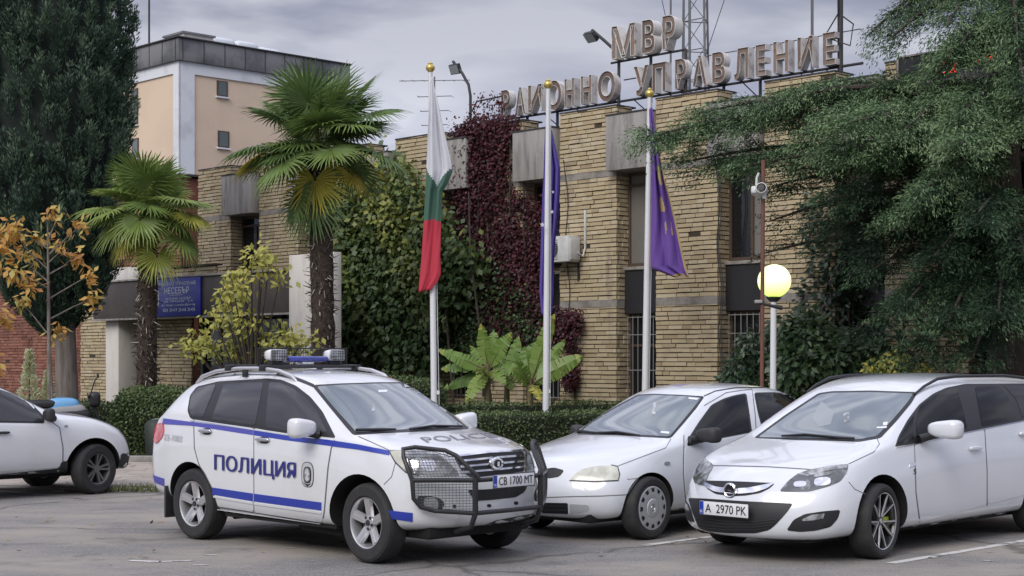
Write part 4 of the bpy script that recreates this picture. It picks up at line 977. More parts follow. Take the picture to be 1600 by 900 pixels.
banana('smaller banana plant in the middle with a folded upright leaf', 790, 32.5, 1.55, [(810, 525, .2, .34, .12, .36), (835, 545, -.1, .36, .2, .3), (770, 560, -.3, .3, .3, .5), (812, 590, -.4, .3, .4, .55), (850, 530, .3, .34, .15, .3), (775, 530, .4, .3, .05, .34), (800, 612, -.4, .28, .6, .5)])
banana('banana plant behind the middle flagpole with one long leaf to the right', 826, 31.2, 1.45, [(866, 490, .2, .38, .02, .48), (911, 556, -.1, .42, .12, .46), (884, 530, .2, .32, .06, .42), (800, 575, -.3, .34, .2, .48), (846, 628, -.3, .28, .6, .78), (820, 540, .3, .34, .1, .3), (805, 565, -.5, .28, .3, .4), (870, 578, .3, .3, .3, .3)])

# clipped hedges
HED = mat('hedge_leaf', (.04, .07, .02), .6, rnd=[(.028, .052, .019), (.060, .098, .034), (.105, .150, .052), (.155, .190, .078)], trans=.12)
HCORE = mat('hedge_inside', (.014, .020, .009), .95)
def hedge(label, M, hx, hy, hz, rnd_=.08, n=14000, L=.05, e=.35, group=None, col=(.0, 1.)):
    """clipped block with the centre of its foot at M, half sizes hx hy, height hz, made of small leaves on a dark core"""
    r = empty('clipped_hedge', M.to_translation(), M.to_euler().z); tag(r, label, 'hedge', group)
    u_ = RNG.uniform(-1, 1, (n*3, 3)); a = np.abs(u_); p = (a**(2/e)).sum(1)**(e/2); S = u_/p[:, None]; S = S[S[:, 2] > -.97][:n]
    hz2 = hz/2; P = S*np.array([hx, hy, hz2]) + np.array([0, 0, hz2]); Nn = unit(np.sign(S)*np.abs(S)**(2/e-1)/np.array([hx, hy, hz2]))
    bump = .5*np.sin(P[:, 0]*3.1+P[:, 2]*2.)+.5*np.sin(P[:, 0]*7.7+P[:, 1]*5+P[:, 2]*6.3)
    P = P + Nn*(bump*rnd_*.5 + RNG.normal(0, rnd_*.35, len(P)))[:, None]
    D = unit(rnd3(len(P)) + Nn*.7); N3 = unit(Nn + rnd3(len(P))*.8)
    quads_mesh('foliage', leaf(P, D, N3, RNG.uniform(L*.7, L*1.5, len(P)), RNG.uniform(L*.5, L*.9, len(P))), HED, np.clip(RNG.normal(.42, .22, len(P)) + .12*(Nn[:, 2] > .5) + .12*bump, col[0], col[1]), parent=r)  # top leaves and lumps lighter, hollows darker: light put into the leaf colour
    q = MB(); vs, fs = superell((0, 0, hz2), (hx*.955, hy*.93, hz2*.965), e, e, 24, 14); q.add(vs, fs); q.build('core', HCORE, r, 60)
def hb(pa, pb, Ya, Yb, top, depth):
    a = at(pa, 560, Ya); b = at(pb, 560, Yb); c = (a+b)/2; d = b-a; ang = math.atan2(d.y, d.x)
    return T_((c.x, c.y, .03)) @ Matrix.Rotation(ang, 4, 'Z'), d.length/2, depth/2, top
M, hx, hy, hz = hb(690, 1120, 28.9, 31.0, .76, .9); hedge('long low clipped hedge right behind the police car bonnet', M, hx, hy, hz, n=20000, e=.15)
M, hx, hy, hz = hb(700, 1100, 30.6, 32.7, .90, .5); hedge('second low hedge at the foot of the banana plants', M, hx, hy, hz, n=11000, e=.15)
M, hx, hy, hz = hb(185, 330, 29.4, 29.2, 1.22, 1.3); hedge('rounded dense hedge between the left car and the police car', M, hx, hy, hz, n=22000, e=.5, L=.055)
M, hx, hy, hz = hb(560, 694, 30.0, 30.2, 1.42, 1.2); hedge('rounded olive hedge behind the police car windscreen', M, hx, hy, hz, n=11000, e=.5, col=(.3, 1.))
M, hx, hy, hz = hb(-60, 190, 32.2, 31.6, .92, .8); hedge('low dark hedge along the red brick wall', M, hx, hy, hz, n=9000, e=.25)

# small variegated conifers by the red brick wall
VAR = mat('variegated_leaf', (.45, .46, .30), .6, rnd=[(.34, .38, .20), (.60, .62, .38), (.74, .75, .54), (.82, .82, .64)], trans=.2)
for (px, py0, hh, rw, lab) in ((46, 625, .98, .30, 'small cream variegated conifer against the red brick wall'), (75, 640, .75, .22, 'smaller cream conifer behind the sapling stem')):
    p = at(px, 560, 31.0); r = plant('variegated_conifer', lab, 'shrub', p.x, p.y); z0 = CAMH - (py0-HOR)*31.0/FPX
    n = 1500; t_ = RNG.random(n)**.8; a = RNG.uniform(0, 6.28, n); rad = rw*(1-t_)*(.45+.55*np.abs(np.sin(t_*15)))*RNG.uniform(.6, 1, n)
    P = np.stack([rad*np.cos(a), rad*np.sin(a), z0 - .25 + (hh+.25)*t_], 1); D = unit(np.stack([np.cos(a), np.sin(a), .5+0*a], 1) + rnd3(n)*.4)
    quads_mesh('foliage', leaf(P, D, rnd3(n), RNG.uniform(.06, .11, n), .035), VAR, np.clip(RNG.normal(.55, .25, n), 0, 1), parent=r); q = MB(); q.tube([(0, 0, 0), (0, 0, z0+hh*.8)], [.03, .008], 6); q.build('trunk', BARKD, r, 60)

# big cedar on the right
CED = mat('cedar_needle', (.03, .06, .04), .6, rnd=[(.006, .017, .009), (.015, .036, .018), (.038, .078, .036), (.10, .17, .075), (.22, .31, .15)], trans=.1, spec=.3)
cx, cyy = at(1575, 560, 26.5).xy; ced = plant('cedar_tree', 'huge dark green cedar with drooping layered boughs at the right', 'tree', cx, cyy)
TRK = [Vector((0, 0, 0)), Vector((.05, 0, 2.5)), Vector((-.05, .05, 5)), Vector((0, 0, 8)), Vector((.05, 0, 11.5))]; q = MB(); q.tube(TRK, [.42, .34, .28, .2, .06], 12); q.build('trunk', BARKD, ced, 60)
CP, CD, CW, CR = [], [], [], []; lb_ = MB()
def needles(p, d, n, L, tone):
    n = n*3; L = L*.62; P = np.array(p)[None] + RNG.normal(0, 1, (n, 3))*np.array([.085, .085, .040]); D = unit(np.array(d)[None]*1.0 + rnd3(n)*.75 + np.array([0, 0, .05]))
    CP.append(P); CD.append(D); CW.append(np.full(n, L)); CR.append(np.clip(RNG.normal(tone, .13, n), 0, 1))
def limb(z0, tip, sag=.3, dens=1.0, wid=1.0, tone=.42, rad=.09):
    tone += .05 if z0 > 4.5 else -.13  # lower limbs darker, upper ones lighter: shade put into the needle colour
    b = Vector((0, 0, z0)); tip = Vector(tip); k = 18; pts = []
    for i in range(k+1):
        t_ = i/k; p = b.lerp(tip, t_); p.z += sag*math.sin(math.pi*t_)*.9 - .10*t_*t_*0; pts.append(p)
    lb_.tube(pts, [rad*(1-.93*(i/k)) + .006 for i in range(k+1)], 6)
    d0 = (tip - b); L = d0.length; hz_ = Vector((-d0.y, d0.x, 0)).normalized()
    nb = int(L*13*dens)
    for j in range(nb):
        t_ = .16 + .84*(j+random.random())/nb; i = min(k-1, int(t_*k)); p = pts[i].lerp(pts[i+1], t_*k-i); tan = (pts[i+1]-pts[i]).normalized()
        sg = 1 if j % 2 else -1; bl = wid*(.95 - .62*t_)*random.uniform(.45, 1.1) + .14
        dirb = (tan*random.uniform(.45, 1.0) + hz_*sg*random.uniform(.4, 1.0) + Vector((0, 0, random.uniform(-.12, .22)))).normalized()
        m = max(3, int(bl/.085)); lay = random.uniform(-.22, .10)
        for s_ in range(m+1):
            u_ = s_/m; c = p + dirb*bl*u_ + Vector((0, 0, lay + .10*math.sin(u_*2.2) - .52*bl*u_*u_))
            dd = dirb + Vector((0, 0, .1 - .75*u_))
            needles(c, dd, int(9*dens)+2, random.uniform(.085, .15), tone - .10 + .34*u_ + .14*(lay > 0) + random.uniform(-.06, .06))  # upper layers and tips toned lighter, as if lit from above
random.seed(9)
def tp(px, py, Yd): p = at(px, py, Yd); return (p.x-cx, p.y-cyy, p.z)
LM = [(4.9, (1004, 215, 25.2), .75, 1.25, 1.0, .50), (5.2, (1085, 178, 25.6), .7, 1.1, .9, .50), (4.6, (1060, 255, 25.8), .6, 1.0, .9, .42), (4.6, (1150, 262, 25.0), .5, 1.0, .9, .40), (5.6, (1190, 165, 25.3), .6, 1.1, 1.0, .50), (6.0, (1240, 150, 26.2), .4, 1.0, .9, .42), (5.3, (1262, 195, 24.2), .5, 1.1, 1.0, .55), (4.4, (1212, 290, 25.6), .5, .85, .8, .34), (5.0, (1330, 190, 23.8), .5, 1.1, 1.0, .58), (4.6, (1290, 235, 23.9), .4, 1.0, .9, .50), (4.2, (1205, 345, 26.0), .5, .5, .6, .26), (3.9, (1262, 370, 25.6), .4, .7, .7, .28), (3.6, (1185, 398, 26.6), .4, .45, .5, .26), (4.0, (1300, 310, 24.4), .4, 1.0, .9, .36),
      (8.6, (1360, 52, 26.8), .35, .8, .8, .36), (8.2, (1385, 66, 25.6), .3, 1.0, .8, .36), (9.0, (1400, 28, 26.2), .3, .9, .8, .36), (9.6, (1440, -12, 26.0), .3, 1.0, .8, .38), (6.2, (1445, 172, 25.0), .3, 1.0, .9, .46), (8.4, (1480, 40, 25.0), .3, 1.1, .8, .46), (6.3, (1400, 215, 23.8), .4, 1.0, 1.0, .54), (6.2, (1500, 185, 23.5), .3, 1.0, .9, .46), (5.6, (1500, 225, 23.0), .3, 1.1, .9, .56), (5.2, (1440, 300, 23.2), .3, 1.1, .9, .46), (4.6, (1380, 350, 24.2), .3, .9, .8, .34), (4.4, (1530, 330, 22.8), .2, 1.0, .8, .38),
      (3.3, (1395, 498, 23.6), .55, 1.1, .9, .36), (3.2, (1480, 505, 23.2), .5, 1.2, .9, .38), (3.3, (1560, 490, 23.0), .5, 1.2, .9, .36), (7.0, (1432, 118, 25.2), .35, .55, .6, .5), (7.2, (1478, 92, 24.6), .3, .8, .8, .5), (7.0, (1455, 122, 24.8), .3, .8, .7, .5), (7.4, (1500, 70, 24.6), .3, .8, .8, .5), (3.9, (1310, 345, 25.2), .4, .9, .8, .26), (3.6, (1345, 395, 24.8), .4, .9, .8, .26), (2.7, (1430, 560, 23.6), .5, 1.0, .8, .32), (2.7, (1520, 560, 23.4), .4, 1.0, .8, .30), (3.7, (1350, 430, 24.6), .4, .8, .8, .28), (3.8, (1640, 440, 24), .4, 1.0, .9, .32), (3.0, (1660, 520, 24), .4, 1.0, .9, .32), (4.4, (1600, 400, 23.4), .3, 1.0, .9, .34), (4.2, (1460, 400, 23.6), .3, 1.0, .9, .34), (2.9, (1330, 520, 25.6), .4, .8, .8, .24),
      (10, (1540, -40, 25.5), .2, 1.0, .8, .40), (8.6, (1590, 60, 24.4), .2, 1.1, .9, .46), (7.4, (1600, 130, 23.8), .2, 1.1, .9, .48), (6.0, (1640, 200, 23.6), .2, 1.1, .9, .5), (9.6, (1660, 10, 26), .2, 1.0, .9, .4), (7.8, (1700, 120, 26), .2, 1., .9, .4), (5.2, (1720, 260, 26), .2, 1., .9, .4), (4.0, (1740, 400, 26), .2, 1., .9, .34), (7.4, (1565, 60, 27.5), .2, 1.1, .9, .3), (4.6, (1500, 240, 28.5), .2, 1., .9, .26), (4.2, (1420, 330, 28.5), .2, 1., .9, .22), (5.4, (1380, 230, 28.0), .2, 1., .9, .26), (3.4, (1540, 420, 28.5), .2, 1., .9, .22), (3.2, (1440, 460, 28.0), .2, 1., .9, .22), (8.0, (1640, 60, 28.5), .2, 1., .9, .3)]
for z0, tip, sag, dens, wid, tone in LM: limb(z0, tp(*tip), sag, dens*.88, wid, tone)  # low tones on back and lower limbs paint their shade
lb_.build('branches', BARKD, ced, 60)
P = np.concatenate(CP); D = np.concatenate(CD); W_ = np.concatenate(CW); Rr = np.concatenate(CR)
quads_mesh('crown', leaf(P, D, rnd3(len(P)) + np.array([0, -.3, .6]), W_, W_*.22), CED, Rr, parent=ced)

# broad-leaved shrubs under the cedar
def shrub(label, blobs, n, L, Wd, m, tone, Yd, name='broadleaf_shrub'):
    x, y = at(blobs[0][0], 560, Yd).xy; r = plant(name, label, 'shrub', x, y); Vs = []; q = MB(); tot = sum(b[2]**2 for b in blobs)
    for (px, py, rad, o) in blobs:
        c = at(px, py, Yd) - Vector((x, y, 0)) + Vector((0, o, 0)); k = int(n*rad**2/tot); S = rnd3(k)*(RNG.random(k)**.35)[:, None]*rad; P = S + np.array(tuple(c))
        Vs.append(leaf(P, unit(S*1.0 + rnd3(k)*.5*rad + np.array([0, 0, -.25])), unit(np.array([0, -.5, .8]) + rnd3(k)*.7), RNG.uniform(L*.6, L*1.3, k), RNG.uniform(Wd*.6, Wd*1.2, k), fold=.08))
        q.tube([(random.uniform(-.2, .2), random.uniform(-.2, .2), 0), Vector((c.x*.6, c.y*.6, c.z*.55)), c], [.03, .022, .01], 5)
    q.build('stems', BARKD, r, 60); V = np.concatenate(Vs); quads_mesh('foliage', V, m, np.clip(RNG.normal(tone, .2, len(V)), 0, 1), parent=r)
shrub('dark glossy broad leaved shrub right of the globe lamp', [(1262, 525, .46, 0), (1290, 560, .5, -.2), (1335, 560, .5, .2), (1240, 570, .45, -.2), (1380, 570, .4, .2), (1310, 595, .5, 0), (1250, 600, .5, .1), (1225, 520, .3, .1)], 5200, .155, .10, DKL, .62, 28.0)
shrub('dark leafy shrub against the wall left of the globe lamp', [(1180, 540, .36, 0), (1165, 580, .42, 0), (1195, 590, .45, 0), (1150, 605, .4, 0), (1215, 560, .34, 0)], 2600, .13, .065, DKL, .40, 29.0)
shrub('olive brown shrub just above the estate car roof', [(1400, 572, .26, 0), (1372, 580, .24, 0), (1430, 580, .26, 0), (1418, 600, .3, 0)], 1500, .09, .055, VINEG, .62, 25.5)
shrub('dark leaf mass added for the deep shade within and under the cedar', [(1340, 330, .8, 1.2), (1420, 320, 1.0, 1.2), (1500, 300, 1.1, 1.0), (1590, 320, 1.1, 1.0), (1350, 400, .8, 1.0), (1440, 400, 1., 1.), (1320, 470, .7, 1.2), (1440, 560, .9, 0), (1520, 540, 1.0, .3), (1600, 560, 1.0, 0), (1480, 470, .9, 1.2), (1580, 460, 1.1, 1.2), (1400, 500, .8, 1.2), (1360, 440, .7, 1.4), (1680, 540, 1.1, 0), (1350, 540, .7, 1.4), (1500, 390, .8, 1.6)], 24000, .15, .09, DKL, .12, 28.3)  # near-black leaf filler, painted shade between the boughs and the wall
c = pol
# glass and its black surround
c.patch('windscreen_surround', [(487, 602), (530, 599.5), (590, 597.5), (640, 597.5), (684, 630), (734, 670), (700, 673), (640, 675), (600, 677), (552, 680), (541, 668), (513, 634)], .003, TRIM)
c.patch('windscreen', [(495, 604.5), (532, 602), (590, 600), (637, 600), (679, 631), (726, 667.5), (700, 669), (640, 671.5), (600, 673), (557, 676), (546, 664), (520, 635)], .006, SCREEN)
c.patch('window_surround', [(293, 642), (297, 618), (308, 604), (342, 596), (418, 591.5), (440, 593.5), (463, 603), (485, 620), (504, 643), (525, 684.5), (447, 676.8), (328, 659), (298, 654.5)], .003, TRIM, mirror=True)
fd = c.patch('front_door', [(397.8, 669), (447, 678), (521, 688), (517, 700), (512, 730), (509, 765), (506, 800), (503, 816), (398, 800)], .0045, PAINT)
rd = c.patch('rear_door', [(304, 656), (396.4, 669), (396.6, 799), (341, 791), (333, 763), (321, 739), (312, 726), (305, 700)], .0045, PAINT)
c.seam([(397, 668), (397, 801), (503, 817.5)], 1.4, .0035); c.seam([(396, 801), (341, 792), (332, 763), (320, 739), (311, 726), (304, 700), (303, 656)], 1.4, .0035)
c.seam([(504, 817), (507, 800), (510, 765), (513, 730), (518, 700), (523, 688)], 1.4, .0035)
c.patch('window', [(421, 597.5), (437, 598.5), (457, 606.5), (478, 622), (497, 645), (512, 676), (489, 677.5), (447, 673), (415, 667.5)], .006, GLASS_GREY, fd, mirror=c.root)
c.patch('window', [(350.5, 600.5), (412, 597.5), (399, 665), (331, 655.5)], .006, GLASS_GREY, rd, mirror=c.root)
c.patch('quarter_window', [(296, 640), (299, 619), (310, 606), (338, 600.5), (317, 653), (300, 650.5)], .006, GLASS_GREY, mirror=True)
c.seam([(298, 657.2), (328, 661), (447, 679.5), (500, 685.5)], 1.3, .009, m=CHROME, name='window_chrome_strip')
# stripes
c.patch('stripe', [(256, 653.5), (298, 659), (328, 662.5), (396, 672), (396, 680), (328, 669.5), (298, 665), (254, 662.5)], .0065, BLUEF, sm=0)
c.patch('stripe', [(396.5, 672), (447, 680.5), (512, 687), (560, 694.5), (608.5, 704.5), (608.5, 711.5), (560, 702.5), (512, 696.5), (447, 688), (396.5, 680)], .0065, BLUE, sm=0)
c.patch('stripe', [(332.5, 761.5), (396, 771), (396, 783), (332.5, 772.5)], .0085, BLUE, sm=0); c.patch('stripe', [(398, 771.3), (503, 785), (503, 797.5), (398, 783.2)], .0085, BLUE, sm=0)
c.patch('stripe', [(237, 741.5), (257, 748), (257, 759.5), (238, 752)], .0065, BLUEF, sm=0)
c.patch('stripe', [(605, 797), (645, 801.5), (645, 815), (608, 810)], .0065, BLUE, sm=0)
c.patch('door_moulding', [(334, 774), (396, 784.5), (396, 787.5), (335, 777)], .012, PAINT, rd, sm=0); c.patch('door_moulding', [(398, 785), (503, 799.3), (503, 802.5), (398, 788)], .012, PAINT, fd, sm=0)
c.text('lettering', 'ПОЛИЦИЯ', [(337, 709.5), (463.5, 722.5), (463.5, 752.5), (337, 738.5)], .015, NAVY, weight=.045)
c.text('lettering', '22-1003', [(257, 677.5), (285.5, 681), (284.5, 691), (256.5, 687)], .007, PALEGREY, weight=.03)
c.text('bonnet_lettering', 'POLICE', [(655, 684), (763, 676), (779, 683), (668, 692)], .006, GREYT, weight=.0)
# shield decal on the front door
def oval(cx, cy, rx, ry, sk=0.0, n=20, e=.7):
    f = lambda a: math.copysign(abs(a)**e, a)
    return [(cx + rx*f(math.cos(2*math.pi*i/n)), cy + ry*f(math.sin(2*math.pi*i/n)) + sk*rx*f(math.cos(2*math.pi*i/n))) for i in range(n)]
c.patch('emblem', oval(481.5, 741.5, 9.6, 19.8, .1), .0085, INK, fd, sm=0, step=3)
c.patch('emblem', oval(481.5, 741.5, 8.7, 18.8, .1), .0095, PALEGREY, fd, sm=0, step=3)
c.patch('emblem', oval(481.5, 742.0, 6.2, 13.0, .1), .0105, INK, fd, sm=0, step=3)
c.patch('emblem', oval(481.0, 741.5, 4.6, 11.0, .1), .0115, GREYT, fd, sm=0, step=3)
c.patch('emblem', [(479, 734), (482, 732), (483.5, 737), (485, 741), (482.5, 744), (485, 749), (481, 752), (478, 748), (480, 742), (477.5, 739)], .0125, PALEGREY, fd, sm=0, step=3)
c.patch('emblem', [(475, 753.5), (481.5, 756.5), (488, 755), (481.5, 760)], .0125, INK, fd, sm=0, step=3)
# door handles
for (px, py, par) in ((323.5, 673, rd), (413, 686.5, fd)):
    l0, n0 = c.hit(px, py)
    mb = MB(); vs, fs = superell(l0 + Vector((0, -.03, 0)), (.105, .016, .017), .5, .5); mb.add(vs, fs, 0)
    vs, fs = superell(l0 + Vector((.005, -.004, -.008)), (.07, .012, .034), .6, .7); mb.add(vs, fs, 1); mb.build('handle', [CHROME, PLASTIC], par, 50)
# lamps
c.patch('tail_lamp', [(242, 668), (248, 661.5), (255, 660), (257.5, 671), (254.5, 683), (247, 692), (242.5, 693), (240.5, 683)], .012, REDL, mirror=True, thick=.03)
c.patch('headlight', [(608.5, 704.5), (640, 703.5), (668, 704.5), (690, 713), (710, 731), (718, 743), (690, 744), (655, 742), (634, 737), (618, 722)], .006, LAMPC, mirror=True, thick=.02)
c.patch('lamp_eyelid', oval(645, 724, 9, 9, .1), .011, LAMPH, sm=0, step=3); c.patch('lamp_eyelid', oval(668, 726, 12, 10, .2), .011, LAMPH, sm=0, step=3)
c.patch('lamp_corner', [(609.5, 705.5), (633, 705), (634, 735.5), (619, 721.5)], .009, LAMPY, mirror=True)
c.seam([(608, 705), (618, 722.5), (634, 738), (655, 743.5)], 1.6, .008, m=TRIM, mirror=True, name='lamp_gasket')
# grille, intakes, fog lamps
c.patch('grille', [(709, 715), (765, 708.5), (818, 705.5), (819, 736.5), (780, 742), (735, 746.5), (722, 736)], .004, INK, thick=.02)
for k in range(3):
    t = .2 + .3*k
    c.seam([(716 + 9*t*.6, 715 + 29*t), (766, 709.5 + 31*t), (818, 706 + 29*t)], 3.0, .012, m=CHROME, name='grille_bar')
c.seam([(709, 714), (765, 707), (820, 704)], 2.2, .012, m=CHROME, name='grille_bar'); c.seam([(820, 704), (821, 737)], 2.6, .012, m=CHROME, name='grille_bar')
b = c.hit(773, 724)[0]; q = MB()
Mq = Matrix.Translation(b + Vector((.02, 0, 0))) @ Matrix.Rotation(R(90), 4, 'Y')
q.lathe([(.001, .018), (.066, .02), (.078, .01), (.08, -.02)], 32, Mq @ Matrix.Diagonal((.78, 1.1, 1, 1)), 0)
q.lathe([(.001, .024), (.042, .024), (.046, .015)], 28, Mq @ Matrix.Diagonal((.85, 1.1, 1, 1)), 1)
q.box((-.018, -.014, .024), (.024, .014, .03), 0, M=Mq)
q.build('badge', [CHROME, INK], c.root, 40)
c.patch('lower_grille', [(730, 766), (770, 764), (824, 758), (820, 768), (806, 777), (770, 781), (742, 783)], .004, INK, thick=.02)
c.patch('fog_lamp_housing', [(651, 776), (668, 774), (686, 778), (695, 786), (690, 797), (672, 799), (656, 793)], .005, PLASTIC, mirror=True)
c.patch('fog_lamp', oval(673, 787, 11, 10.5, .1), .012, LAMPC, sm=0, step=3, mirror=True)
c.patch('skid_guard', [(735, 838), (752, 822), (775, 813), (845, 800), (848, 815), (838, 836), (800, 842), (760, 842)], .004, TRIM)
c.seam([(560, 682), (585, 693), (609, 704)], 1.1, .003); c.seam([(609, 704), (670, 704), (706, 714), (765, 706), (822, 702.5)], 1.1, .003)
c.seam([(618, 723), (612, 745), (600, 757)], 1.0, .003)
c.patch('bumper_vent', oval(710, 800-9, 2.5, 2.5), .006, INK, sm=0, step=3); c.patch('bumper_vent', oval(764, 790, 3, 2.5), .006, INK, sm=0, step=3); c.patch('bumper_vent', oval(806, 786, 3, 2.5), .006, INK, sm=0, step=3)
# mud flap, sill
c.patch('sill', [(337, 795), (503, 818), (505, 829), (337, 803.5)], .010, PAINT, mirror=True)
for sg in (-1, 1): fl = MB(); fl.box((-3.2, sg*.795-.095, .19), (-3.17, sg*.795+.095, .52), bev=.005); fl.build('mud_flap', PLASTIC, c.root)
# under body so that no light passes beneath the shell
ub = MB(); ub.box((-3.3, -.66, .235), (.62, .66, .42), bev=.05); ub.box((-2.25, -.80, .262), (-.5, .80, .30), bev=.01); ub.box((-1.2, -.70, .20), (-.5, .70, .32), bev=.03); ub.tube([(-2.72, -.8, .36), (-2.72, .8, .36)], .05); ub.tube([(-2.2, -.72, .27), (-2.2, -.55, .27)], .04); ub.build('underbody', LINER, c.root, 40)
for x, sd_ in ((0, -1), (0, 1), (-2.72, -1), (-2.72, 1)): wheel(c, x, sd_*.765, .362, .225, .235, 'alloy5', sd_, steer=-3 if x == 0 else 0)
# mirrors
side_mirror(c, (-.72, -1.03, 1.205), (.095, .135, .085), PAINT, (-.66, -.87, 1.14)); side_mirror(c, (-.66, 1.02, 1.215), (.09, .13, .08), PAINT, (-.66, .87, 1.14))
# wipers
for pts in ([(556, 674.5), (600, 674.5), (618, 674)], [(640, 674), (676, 669), (722, 669)]):
    hv = c.castpts(pts, .022); q = MB(); q.tube([a for a, _ in hv], [.012, .014, .008], 6); q.build('wiper', TRIM, c.root, 60)
# things behind the windscreen seen as pale patches: inspection sticker, rear-view mirror
c.patch('windscreen_sticker', [(590, 610.5), (605, 610), (604, 613.5), (592, 614)], .0085, PLATE, sm=0); c.patch('windscreen_sticker', [(580, 634), (585, 633), (586, 643), (581, 644)], .0085, LAMPC, sm=0)
# roof: rails, black channel strips, basket with lights
for sg in (-1, 1):
    y = sg*.60; q = MB()
    pts = [(-3.06, y*.97, 1.59), (-2.95, y*.97, 1.66), (-2.7, y*.98, 1.715), (-2.3, y, 1.748), (-1.9, y, 1.75), (-1.62, y*1.0, 1.725), (-1.42, y*1.0, 1.675), (-1.34, y, 1.62)]
    q.tube(pts, [.012, .022, .021, .019, .019, .021, .022, .012], 10); q.box((-2.22, y-.012, 1.66), (-2.14, y+.012, 1.74), 1, bev=.005); q.build('roof_rail', [ALLOY, TRIM], c.root, 60)
c.seam([(300, 596), (320, 589.5), (380, 583), (430, 584), (455, 589), (476, 597), (490, 603)], 5, .003, m=TRIM, name='roof_strip')
RX0, RX1 = -2.45, -1.87
rk = MB(); zb_ = 1.768
for x in (RX0, RX1): rk.tube([(x, -.60, zb_), (x, .60, zb_)], .018, 8)
for y in (-.56, -.28, 0, .28, .56): rk.tube([(RX0, y, zb_+.01), (RX1, y, zb_+.01)], .009, 6)
for y in (-.6, .6): rk.box((RX1-.045, y-.035, zb_-.045), (RX1+.045, y+.035, zb_+.015), bev=.01); rk.box((RX0-.045, y-.035, zb_-.045), (RX0+.045, y+.035, zb_+.015), bev=.01)
rack = rk.build('roof_rack', TRIM, c.root, 40)
ms = MB(); zt = zb_+.185; xr = RX1-.13
for i in range(39): yy = -.57 + i*.03; ms.box((xr-.002, yy-.002, zb_+.01), (xr+.002, yy+.002, zt))
for i in range(7): zz = zb_+.02 + i*.028; ms.box((xr-.0015, -.57, zz-.0018), (xr+.0015, .57, zz+.0018))
ms.tube([(xr, -.58, zb_), (xr, -.58, zt), (xr, .58, zt), (xr, .58, zb_)], .007, 6); ms.build('mesh_guard', TRIM, rack)
LB = mat('blue_light_bar', (0.02, 0.03, 0.22), 0.2, coat=1.0, var=((0.035, 0.05, 0.34), 8, .4, .6))
lb = MB(); lb.box((RX1-.16, -.27, zb_+.045), (RX1-.02, .25, zb_+.105), bev=.022); lb.box((RX1-.13, -.10, zb_+.02), (RX1-.015, .05, zb_+.044), 1, bev=.004); lb.build('light_bar', [LB, CHROME], c.root, 50)
for yy in (-.40, .36):
    sp = MB(); vs, fs = superell((RX1-.10, yy, zb_+.115), (.07, .095, .055), .45, .4, shear=lambda p: Vector((p.x, p.y*(1+.25*p.x/.085*0.6), p.z*(1+.35*p.x/.085*0.6)))); sp.add(vs, fs, 0)
    sp.box((RX1-.035, yy-.098, zb_+.058), (RX1-.003, yy+.098, zb_+.172), 1, bev=.015); sp.box((RX1-.11, yy-.07, zb_+.01), (RX1-.04, yy+.07, zb_+.06), 2, bev=.006)
    for i in range(7): sp.box((RX1-.002, yy-.093+i*.03, zb_+.062), (RX1+.001, yy-.090+i*.03, zb_+.168), 2)
    for i in range(4): sp.box((RX1-.002, yy-.095, zb_+.070+i*.03), (RX1+.001, yy+.095, zb_+.073+i*.03), 2)
    sp.build('spotlight', [PLATE, LAMPC, PLASTIC], c.root, 50)
# bull bar
def bx_(y, z=.8): a = abs(y); return .97 - .78*max(0, a-.40) - .7*max(0, z-.85)
BAR = mat('black_powder_coat', (0.022, 0.022, 0.024), 0.4, var=((0.05, 0.048, 0.045), 12, .55, .75))
bb = MB(); P = lambda y, z: (bx_(y, z), y, z)
for sg in (-1, 1):
    bb.tube([P(sg*.38, .775), P(sg*.42, .83), P(sg*.50, .99), P(sg*.56, 1.035), P(sg*.76, 1.065), P(sg*.85, 1.05), P(sg*.87, .98), P(sg*.86, .78), P(sg*.85, .62), P(sg*.80, .545), P(sg*.70, .51), P(sg*.42, .485)], .021, 8)
    bb.tube([P(sg*.86, .78), P(sg*.66, .78), P(sg*.42, .775)], .021, 8)
    bb.tube([P(sg*.42, .80), P(sg*.42, .48), (.90, sg*.42, .36), (.70, sg*.42, .30)], [.026, .026, .024, .02], 8)
bb.tube([P(-.42, .775), P(0, .775), P(.42, .775)], .021, 8); bb.tube([P(-.42, .485), P(0, .485), P(.42, .485)], .021, 8)
bar = bb.build('bull_bar', BAR, c.root, 60)
upper = np.array([(.40, .80), (.50, .99), (.57, 1.035), (.76, 1.06), (.85, 1.045), (.865, .98), (.86, .785)]); lower = np.array([(.42, .775), (.86, .775), (.85, .62), (.80, .55), (.70, .515), (.42, .49)])
def clip_line(poly, val, axis):
    xs = []
    for i in range(len(poly)):
        a, b_ = poly[i], poly[(i+1) % len(poly)]
        if (a[axis]-val)*(b_[axis]-val) < 0: t = (val-a[axis])/(b_[axis]-a[axis]); xs.append(a[1-axis]+t*(b_[1-axis]-a[1-axis]))
    xs.sort(); return [(xs[i], xs[i+1]) for i in range(0, len(xs)-1, 2)]
for sg in (-1, 1):
    gm = MB()
    for poly in (upper, lower):
        for v_ in np.arange(.41, .88, .024):
            for a, b_ in clip_line(poly, v_, 0): gm.tube([P(sg*v_, a), P(sg*v_, b_)], .0026, 4, cap=False)
        for v_ in np.arange(.50, 1.06, .024):
            for a, b_ in clip_line(poly, v_, 1): gm.tube([P(sg*(a+(b_-a)*t), v_) for t in (0, .33, .66, 1)], .0026, 4, cap=False)
    gm.build('wire_mesh', mat('grey_wire', (.10, .10, .105), .5, metal=.3), bar)
number_plate(c, Vector((1.0, 0.02, .755)), .53, .115, 1, 'CB 1700 MT', tilt=0)
